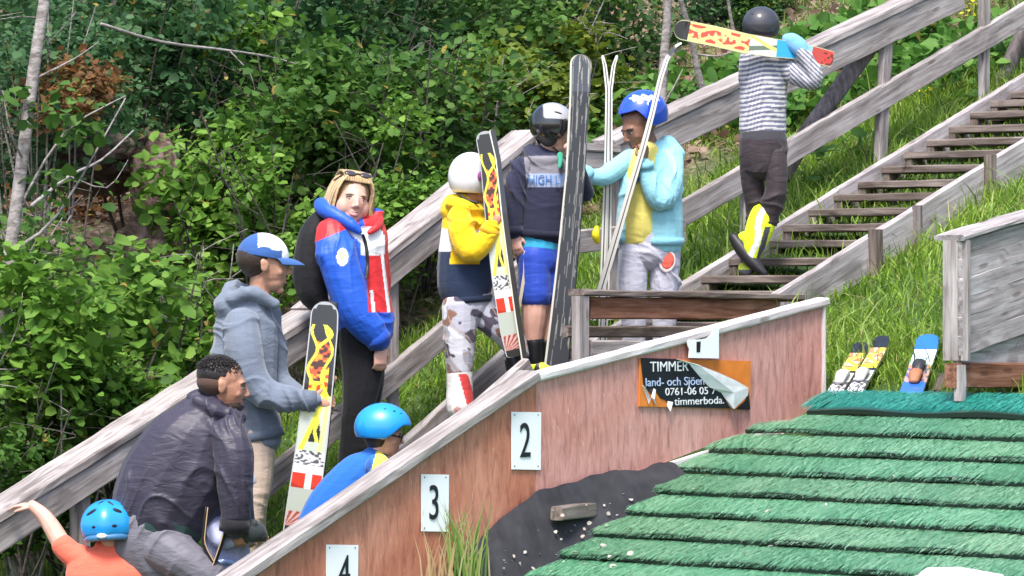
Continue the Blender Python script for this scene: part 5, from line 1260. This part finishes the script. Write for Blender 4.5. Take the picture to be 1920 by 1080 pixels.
f.garment('boot', M['vshiny'], [f.T([(862, 695, -8, 25, 26), (862, 730, -6, 25, 27), (864, 765, -6, 27, 30), (880, 782, -8, 22, 20), (905, 788, -12, 15, 15)])], .006, 3, 0, col=bc, label='white and red ski boot')
f.garment('boot', M['black'], [f.T([(968, 655, 4, 22, 22), (970, 690, 2, 22, 24), (985, 705, 0, 17, 17), (1010, 708, -4, 12, 12)])], .006, 3, 0, label='black ski boot')
f.hand((922, 426, -58), (.45, .75, -.1), (-.2, .1, -1), 46, 1.1, -1, .04, .5); f.hand((930, 424, 0), (.3, .9, 0), (0, 0, 1), 44, 1.0, 1)
f.band('cuff', cloth('yellow rib', (.66, .40, .012)), (914, 440, -59), (921, 428, -58), 18.5)
f.band('hem', cloth('navy rib', (.012, .022, .05)), (876, 556, 2), (877, 568, 2), 47, 43)
f.finish(M['skinD'])
f.helmet(882, 331, 0, 39, 41, 46, 112, paint('white ski helmet shell', (.76, .77, .79), .22), lambda a: 84+48*sstep(np.array((abs(a)-38)/30)), 3, 0, vents=((150, 62, 2.5, 2.5, 0),))
f.mesh('helmet_rim', M['rubber'], [tubev([f.P(*p) for p in ((852, 352, -8), (862, 366, -22), (880, 376, -33), (896, 380, -34))], [2.6*f.m]*4, 6)])
c, Mx, rr = f.helm; f.mesh('helmet_sticker', plain('purple sticker', (.25, .06, .22), .4, .3, 60, 0), [ellv(f.P(900, 330, -38), (5*f.m, 3*f.m, 9*f.m), None, 10, 6)])
t, X, sd, Nn, T = ski('ski', 'flame patterned ski held upright by the child in the yellow jacket', [(908, 246, -52, 36), (917, 300, -54, 34), (926, 400, -58, 34), (940, 520, -60, 36), (958, 620, -60, 40), (970, 668, -60, 40)], 0, flame, 7, f.Y, 'flame patterned skis')
t2, X, sd, Nn, T = ski('ski', 'second ski seen as a thin black edge beside the yellow jacket child', [(922, 244, -48, 12), (934, 300, -52, 10), (945, 400, -62, 12), (958, 500, -64, 12), (972, 600, -64, 12), (988, 703, -64, 11)], 0, lambda s, t: (.62, .60, .5) if t < -.55 else (.02, .02, .024), 30, f.Y, 'flame patterned skis')

# ================================================================== 8 black helmet boy
f = Fig('person', 'boy in a black helmet, navy hoodie and blue shorts holding black skis', 'person', 1020, .45, (1000, 700, 0), PEO)
W = f.head(1036, 250, 0, 84, 96, 4, 0, neck=(1018, 296, 2, 17))
f.face(W, None)
def nc(X, Yp, D, C, Nn):
    c = np.tile(np.array((.024, .026, .055)), (len(X), 1)); body = D > -30
    c = area((X > 982+(Yp-290)*.1) & (Yp < 350) & (Yp > 292) & (X < 1075) & (Nn[:, 1] < -.2), (.20, .19, .22), c)
    c = area((X > 991) & (Yp > 326) & (Yp < 350) & (X < 1075) & (Nn[:, 1] < -.2), (.27, .33, .50), c)
    
    return c
f.garment('hoodie', M['vc'], [
    f.T([(1016, 290, 2, 26, 24), (1018, 306, 2, 46, 34), (1018, 345, 2, 52, 40), (1016, 400, 2, 50, 40), (1012, 440, 2, 47, 38)]),
    f.T([(980, 312, -14, 22), (968, 350, -22, 22), (962, 395, -24, 20), (963, 436, -24, 15)]),
    f.T([(1054, 312, 20, 22), (1082, 350, 20, 20), (1098, 362, 6, 17), (1090, 330, -20, 13), (1078, 300, -34, 12)]),
    f.T([(996, 286, 12, 16, 20), (1000, 300, -16, 13), (1022, 306, -24, 11), (1044, 300, -16, 10)], body=0)], .0055, 4, .009, (.35, 0, 1), 28, nc, split=(1, 2))
fontmesh('HIGH LINE', 20*f.m*1.25, plain('blue print', (.05, .15, .38), .7, .05, 20, 0), 'lettering', f.root, f.P(1034, 338, f.surf(1015, 338, 1)), .74, .0015, Vector((1, 0, 0)), Z, Vector((0, -1, 0)))
f.garment('drawstring', cloth('green scarf', (.04, .30, .19)), [f.T([(1050, 290, -22, 6), (1051, 302, -30, 5), (1049, 314, -38, 3)], body=0)], .005, 2, 0)
f.garment('undershirt', cloth('cyan shirt', (.05, .42, .66)), [f.T([(1010, 440, 2, 44, 36), (1010, 463, 2, 42, 35)], body=0)], .007, 3, .002)
f.garment('shorts', cloth('royal blue shorts', (.018, .06, .42), .6, .2, .6, .3), [f.T([(1010, 458, 2, 38, 34), (1010, 490, 2, 42, 36)]), f.T([(1002, 480, -8, 32, 30), (1003, 555, -10, 31, 30)]), f.T([(1024, 485, 12, 30), (1030, 552, 14, 29)])], .006, 4, .009, (1, 0, .1), 30)
f.T([(1004, 540, -8, 25), (1002, 590, -8, 24), (1000, 640, -6, 17), (1002, 680, -6, 15)], body=1.0); f.T([(1030, 540, 14, 23), (1034, 590, 14, 20), (1026, 645, 14, 15), (1024, 680, 14, 14)], body=1.0)
f.garment('sock', M['black'], [f.T([(1001, 642, -6, 19), (1003, 676, -6, 17)], body=0), f.T([(1027, 642, 14, 17), (1024, 676, 14, 16)], body=0)], .006, 3, 0)
def sc_(X, Yp, D, C, Nn): n = vn3(C, 34, 2); return area(n > .45, (.72, .85, .04), np.tile(np.array((.02, .02, .02)), (len(X), 1)))
for x, d in ((1000, -6), (1024, 14)): f.garment('shoe', M['vshiny'], [f.T([(x-6, 688, d+4, 17, 17), (x+12, 692, d-4, 16, 16), (x+30, 698, d-12, 11, 12)], body=.7)], .006, 3, 0, col=sc_)
f.hand((964, 442, -24), (.25, -1, -.1), (-.3, 0, -1), 50, .45, 1); f.hand((1077, 294, -36), (-.35, 1, -.1), (.6, .2, .6), 44, 1.0, 1, .05)
f.band('cuff', cloth('dark navy rib', (.014, .015, .035)), (963, 424, -24), (964, 440, -24), 17)
f.band('hem', cloth('dark navy rib', (.014, .015, .035)), (1012, 432, 2), (1011, 446, 2), 49, 40)
f.finish(M['skinA'])
def bhc(L):
    c = np.tile(np.array((.015, .015, .018)), (len(L), 1)); n = vn3(L+9, 2.5, 3); c = area((L[:, 2] > .25) & (L[:, 1] > -.5) & (n > .47), (.38, .38, .41), c); return area((L[:, 2] > .1) & (L[:, 1] > -.6) & (n < .33), (.14, .13, .14), c)
M['helmcol'] = attrm('patterned helmet shell', .15, .6, .8)
f.helmet(1035, 234, 0, 39, 41, 42, 96, M['helmcol'], lambda a: 84+44*sstep(np.array((abs(a)-40)/30)), 3, 0, col=bhc, vents=((80, 60, 9, 3, -15), (60, 76, 6, 2.5, 0)))
f.mesh('ear_pad', M['rubber'], [ellv(W(-.27, -.12, -.06), (.075*f.hh, .23*f.hh, .26*f.hh), f.hM, 14, 10), ellv(W(.27, -.12, -.06), (.075*f.hh, .23*f.hh, .26*f.hh), f.hM, 14, 10), tubev([W(-.28, .0, -.32), W(-.12, .2, -.46), W(.12, .2, -.46), W(.28, 0, -.32)], [.018*f.hh]*4, 6)])
ski('ski', 'wide worn black ski standing upright in front of the boy in the black helmet', [(1089, 102, -46, 40), (1087, 180, -50, 38), (1078, 330, -54, 36), (1064, 480, -56, 38), (1052, 600, -58, 42), (1042, 688, -58, 44)], 0, oldbase, 9, f.Y, 'worn black skis', mat='skiold')
ski('ski', 'second black ski hidden just behind the wide worn one', [(1094, 106, -34, 34), (1088, 180, -38, 34), (1081, 330, -42, 32), (1068, 480, -44, 34), (1056, 600, -46, 36), (1047, 686, -46, 38)], 0, oldbase, 7, f.Y, 'worn black skis', mat='skiold')
ski('ski_pole', 'thin tan curved ski edge beside the boy\'s hanging hand', [(985, 470, -26, 6), (984, 510, -28, 6), (976, 560, -30, 6), (972, 585, -30, 5)], 0, lambda s, t: (.5, .42, .3), 8, f.Y)

# ================================================================== 9 blue helmet boy
f = Fig('person', 'boy in a glossy blue helmet, light blue open hoodie and grey sweatpants looking down', 'person', 1215, .5, (1215, 690, 0), PEO)
W = f.head(1199, 240, -2, 90, -60, 26, 4, neck=(1224, 292, 6, 18))
f.face(W, None, (.03, .02, .02), (.20, .09, .075), (.015, .01, .01))
lb = (.26, .56, .66)
def hc(X, Yp, D, C, Nn):
    c = np.tile(np.array(lb), (len(X), 1))
    n = vn3(C, 16, 3); return area(n > .62, (.32, .66, .78), c)
f.garment('tshirt', cloth('yellow T-shirt', (.72, .62, .16), .9, .2, .7), [f.T([(1214, 286, -6, 26, 24), (1204, 312, -10, 32, 32), (1199, 370, -14, 32, 34), (1198, 425, -14, 36, 30), (1198, 447, -14, 37, 22)], body=.8)], .006, 4, .005, (1, 0, .2), 24)
f.garment('hoodie', M['vc'], [
    f.T([(1232, 284, 8, 30, 24), (1237, 306, 4, 43, 36), (1239, 360, 0, 42, 40), (1240, 410, 0, 41, 42), (1240, 456, 0, 41, 38)]),
    f.T([(1180, 300, 6, 20, 26), (1176, 350, -4, 16, 32), (1170, 400, -4, 14, 32), (1166, 448, -4, 13, 30)], body=0),
    f.T([(1184, 296, -6, 19), (1160, 314, -18, 20), (1134, 331, -30, 18), (1106, 330, -40, 14), (1094, 322, -46, 12)]),
    f.T([(1259, 296, -6, 23), (1258, 340, -24, 24), (1244, 374, -42, 24), (1226, 364, -52, 21), (1213, 332, -56, 17), (1209, 306, -58, 13)]),
    f.T([(1250, 272, 16, 20, 22), (1270, 290, 14, 16, 24)], body=0), f.T([(1226, 286, 22, 16), (1256, 280, 24, 18)], body=0)], .0055, 4, .012, (.45, 0, 1), 30, hc, split=(2, 3))
f.mesh('shirt_print', plain('blue print', (.05, .16, .45), .6), [ellv(f.P(1190, 336, -46), (9*f.m, 3*f.m, 8*f.m), None, 10, 6)])
f.garment('sweatpants', cloth('light grey sweatpants', (.42, .42, .50), .95, .3, .9), [f.T([(1218, 440, 0, 52, 36), (1218, 475, 0, 54, 38)]), f.T([(1188, 470, -6, 29, 30), (1187, 530, -8, 27), (1188, 590, -8, 25), (1189, 640, -6, 21), (1189, 680, -6, 18)]),
    f.T([(1246, 470, 4, 31, 32), (1246, 530, 2, 28), (1246, 590, 0, 24), (1244, 640, 0, 20), (1243, 680, 0, 18)])], .006, 4, .010, (.35, 0, 1), 30, split=(1, 2), sname='trouser_leg')
M['redpatch'] = plain('red patch', (.62, .10, .07), .8, .3, 60, .1)
de = f.surf(1251, 490, -1.5)
f.mesh('emblem', plain('pale patch', (.62, .55, .56), .8, .1, 60, .1), [ellv(f.P(1251, 490, de), (16*f.m, 1.6*f.m, 21*f.m), np.array(Matrix.Rotation(.15, 3, 'Y')), 18, 8)]); f.mesh('emblem', M['redpatch'], [ellv(f.P(1252, 489, de-1), (12*f.m, 1.6*f.m, 16*f.m), np.array(Matrix.Rotation(.3, 3, 'Y')), 14, 8)])
f.garment('shoe', M['rubber'], [f.T([(x+6, 686, d+4, 17), (x-18, 692, d-14, 12)], body=.7) for x, d in ((1190, -6), (1244, 0))], .008, 2, 0)
f.hand((1094, 322, -46), (-1, .15, -.1), (0, .3, -1), 46, .7, -1, .05); f.hand((1208, 300, -58), (-.05, 1, 0), (.3, .1, -1), 48, 1.15, 1, .03, .6)
f.band('cuff', cloth('light blue rib', (.20, .46, .56)), (1106, 330, -40), (1096, 323, -45), 15)
f.band('cuff', cloth('light blue rib', (.20, .46, .56)), (1211, 318, -57), (1209, 304, -58), 16)
f.band('hem', cloth('light blue rib', (.20, .46, .56)), (1240, 446, 0), (1240, 460, 0), 43, 41)
f.finish(M['skinC'])
def bhl(L):
    c = np.tile(np.array((.012, .075, .60)), (len(L), 1)); w_ = (np.abs(L[:, 2]-.62-.12*np.sin(L[:, 1]*3)) < .13+.05*np.sin(L[:, 1]*23)) & (L[:, 1] > -.45) & (L[:, 1] < .55) & (np.abs(L[:, 0]) > .25) & (vn3(L+5, 7, 2) > .36); return area(w_, (.66, .70, .82), c)
f.helmet(1206, 214, 0, 42, 47, 46, -60, M['helmcol'], lambda a: 72+50*sstep(np.array((abs(a)-45)/40)), 18, 4, col=bhl, label='glossy blue full helmet')
whedge = lambda s, t: (.70, .69, .64) if abs(t) > .3 or s < .02 else (.10, .10, .11)
ski('ski', 'slender pale edged ski leaning right in the hand of the boy in light blue', [(1278, 86, -50, 4), (1264, 93, -54, 6), (1250, 112, -57, 8), (1238, 148, -60, 9), (1222, 215, -64, 10), (1206, 275, -66, 11), (1175, 378, -64, 12), (1148, 470, -62, 14), (1126, 545, -60, 14), (1110, 600, -58, 13)], 0, lambda s, t: (.05, .05, .055) if abs(t-.1) < .16 or s < .06 else (.60, .58, .54), 22, f.Y, 'slender pale skis')
ski('ski', 'left one of two thin skis standing upright between the boys', [(1129, 104, 8, 5), (1134, 125, 8, 7), (1139, 170, 8, 8), (1137, 300, 8, 8), (1132, 450, 8, 9), (1128, 560, 8, 9), (1125, 640, 8, 8)], 0, whedge, 30, f.Y, 'slender pale skis')
ski('ski', 'right one of two thin skis standing upright between the boys', [(1157, 104, 14, 5), (1150, 125, 14, 7), (1144, 170, 14, 8), (1144, 300, 14, 8), (1141, 450, 14, 9), (1137, 560, 14, 9), (1134, 640, 14, 8)], 0, whedge, 30, f.Y, 'slender pale skis')
o = f.mesh('ski_binding', plain('yellow plastic', (.78, .70, .02), .35, .1, 20, 0), [tubev([f.P(1119, 428, 4), f.P(1117, 440, 0), f.P(1120, 452, 4)], [6*f.m, 8*f.m, 6*f.m], 10), tubev([f.P(1140, 430, 20), f.P(1142, 444, 20)], [4*f.m]*2, 8)]); o.parent = None; o.location = f.root.location; tag(o, 'small yellow binding clipped to the two upright skis', 'ski binding')

# ================================================================== 10 ski carrier
f = Fig('person', 'child in striped shirt and dark helmet climbing the upper steps with a ski', 'person', 1430, .38, (1415, 512, 0), PEO)
W = f.head(1428, 58, 0, 78, 158, 4, 4, neck=(1430, 106, 2, 16))
def st(X, Yp, D, C, Nn):
    arm = (X > 1481)
    ph = np.where(arm, (Yp-(X-1481)*.95), Yp+(X-1430)*.10+2.5*np.sin(X*.08)); k = np.sin(ph*2*np.pi/8.6)
    c = np.tile(np.array((.13, .135, .21)), (len(X), 1)); return area(k > .05, (.54, .53, .54), c)
f.garment('shirt', M['vc'], [f.T([(1430, 98, 2, 24, 20), (1430, 114, 2, 43, 28), (1432, 150, 2, 45, 34), (1431, 200, 2, 44, 34), (1430, 244, 2, 45, 34)]),
    f.T([(1466, 122, -4, 22), (1492, 138, -16, 20), (1520, 152, -24, 18), (1527, 140, -28, 17), (1512, 112, -30, 15), (1500, 92, -30, 13)]),
    f.T([(1402, 124, 10, 17), (1400, 150, 34, 16), (1400, 112, 50, 14), (1404, 88, 46, 12)])], .005, 3, .004, (.2, 0, 1), 30, st, split=(1, 2))
f.garment('undershirt', cloth('dark grey undershirt', (.06, .058, .07)), [f.T([(1430, 236, 2, 43, 33), (1431, 262, 2, 44, 34), (1431, 276, 2, 42, 33)], body=0)], .006, 3, .002)
f.garment('trousers', cloth('dark brown ski trousers', (.040, .030, .036), .7, .1, .8, .3), [f.T([(1431, 262, 2, 45, 34), (1431, 290, 2, 45, 34), (1430, 310, 2, 40, 32)]),
    f.T([(1409, 290, 4, 24), (1411, 340, 14, 22), (1417, 385, 22, 20), (1414, 432, 30, 16)]), f.T([(1451, 290, -4, 26), (1455, 340, -12, 22), (1450, 380, -8, 22), (1436, 414, 2, 21)])], .006, 4, .010, (.4, 0, 1), 30, split=(1, 2), sname='trouser_leg')
def yb(X, Yp, D, C, Nn):
    c = np.tile(np.array((.70, .90, .02)), (len(X), 1)); u_ = (X-1425)*.75+(Yp-440)*.2
    c = area((np.abs(u_+4+3*np.sin(Yp*.08)) < 4.5), (.75, .76, .76), c); c = area((u_ > 4) & (u_ < 12) & (Yp > 425), (.06, .06, .08), c); return area((Yp > 488), (.03, .03, .035), c)
f.garment('boot', M['vshiny'], [f.T([(1432, 404, 2, 26, 25), (1424, 430, 0, 27, 26), (1413, 462, -2, 21, 22), (1410, 482, -4, 14, 16)]), f.T([(1396, 446, 8, 13, 13), (1388, 452, 18, 12, 12)], body=0)], .0055, 4, 0, col=yb, label='yellow, white and black ski boot lifted off the step')
f.mesh('boot_sole', M['rubber'], [tubev([f.P(1376, 446, 14), f.P(1392, 468, 4), f.P(1412, 492, -6), f.P(1434, 514, -14)], [(10*f.m, 14*f.m), (14*f.m, 16*f.m), (13*f.m, 16*f.m), (6*f.m, 12*f.m)], 12)])
f.garment('boot', M['vshiny'], [f.T([(1416, 425, 30, 20, 20), (1406, 460, 30, 16, 17), (1400, 495, 26, 13, 15), (1396, 504, 22, 13, 16), (1404, 508, 4, 9, 7)])], .006, 3, 0, col=lambda X, Yp, D, C, Nn: area((Yp > 493) & (Yp < 506), (.55, .66, .05), np.tile(np.array((.10, .11, .14)), (len(X), 1))), label='dark boot with a yellow heel standing on the step')
f.hand((1500, 94, -30), (-.25, .6, .1), (.6, .6, -.5), 40, .9, 1); f.hand((1400, 88, 46), (.2, 1, -.3), (-1, 0, .3), 40, .9, 1)
f.garment('glove', cloth('light blue glove', (.18, .42, .72), .8, .2), [f.T([(1507, 104, -30, 12), (1498, 88, -32, 17, 12), (1483, 76, -30, 15, 11), (1474, 72, -28, 9)], body=0)], .005, 4, .002)
f.finish(M['skinA'])
f.helmet(1427, 47, 0, 34, 37, 35, 158, paint('matte dark helmet shell', (.030, .030, .042), .6), lambda a: 88+36*sstep(np.array((abs(a)-40)/50)), 2, 6, vents=((-165, 62, 5, 2, 0),))
ski('ski', 'flame patterned ski with a blue band and red tail carried on the shoulder', [(1266, 52, -34, 38), (1285, 57, -42, 38), (1340, 68, -46, 38), (1400, 82, -48, 37), (1450, 90, -46, 35), (1500, 96, -20, 32), (1562, 112, -8, 30)], 0, flame2, 7, f.Y, 'flame patterned skis', side=(0, 0, 1))
# ================================================================== skis lying on the grass
def lying(label, a, b, wpx, colfn, grp, bind):
    A = ghit(*a)[0]+Z*.09; B2 = ghit(*b)[0]+Z*.09; T = (B2-A).normalized(); sdv = T.cross(Vector((0, 0, 1))).normalized()
    Yb = A.y; k = FPX; pa = (960+k*A.x/A.y, 540-k*A.z/A.y, 0); db = (B2.y-Yb)/(Yb/k)
    # straight ski given directly in metres through the same builder
    n_ = 6; pts = []
    for i in range(n_):
        p = A.lerp(B2, i/(n_-1)); 
        if i == 0: p = p+Z*.03
        d = (p.y-Yb)/(Yb/k); pts.append((960+k*p.x/p.y, 540-k*p.z/p.y, d, wpx))
    t, X, sd, Nn, T_ = ski('ski', label, pts, 0, colfn, 6, Yb, grp, side=tuple(sdv), N_=(0, -.3, 1))
    if bind:
        for i, c_ in bind:
            m = MB(); V, F = tubev([X[i]+Nn[i]*.02-T_[i]*.06, X[i]+Nn[i]*.035, X[i]+Nn[i]*.02+T_[i]*.06], [(.026, .014), (.032, .022), (.024, .012)], 10, True, sd[i]); m.add(V, F); m.build('binding', c_, t, True)
    return t
def yk(s, t):
    if s < .16: return BK
    if s < .45: return (.80, .72, .06) if abs(t-.6*math.sin(s*26)) < .35 else (.62, .22, .08) if hsh(s*40, t*3, 1) > .5 else (.70, .66, .35)
    if s < .52: return (.78, .74, .03)
    if s < .57: return BK
    if s < .75: return (.60, .60, .55)
    return (.08, .08, .09) if hsh(s*40, t*4, 2) > .5 else (.66, .66, .68)
def bl(s, t):
    if s < .2: return (.02, .15, .62)
    if s < .48: return (.62, .70, .80) if not (.25 < s < .38 and abs(t) < .5 and hsh(s*60, t*5, 3) > .6) else (.3, .38, .6)
    if s < .55: return (.62, .28, .16) if abs(t) > .6 else (.04, .06, .2)
    if s < .8: return (.5, .3, .25) if hsh(s*30, t*3, 4) > .5 else (.12, .12, .25)
    return (.03, .14, .55)
BM = [plain('dark binding', (.03, .03, .04), .4), plain('grey binding', (.5, .5, .52), .4)]
lying('left one of two yellow and black skis lying on the grass', (1616, 690), (1564, 776), 30, yk, 'skis lying on the grass', [(240, BM[1])])
lying('right one of two yellow and black skis lying on the grass', (1656, 678), (1600, 776), 30, yk, 'skis lying on the grass', [(240, BM[1])])
lying('blue and white snowboard like ski lying on the grass beside the stand', (1742, 676), (1708, 776), 42, bl, 'skis lying on the grass', [(190, BM[0]), (250, plain('brown strap', (.35, .15, .08), .6))])
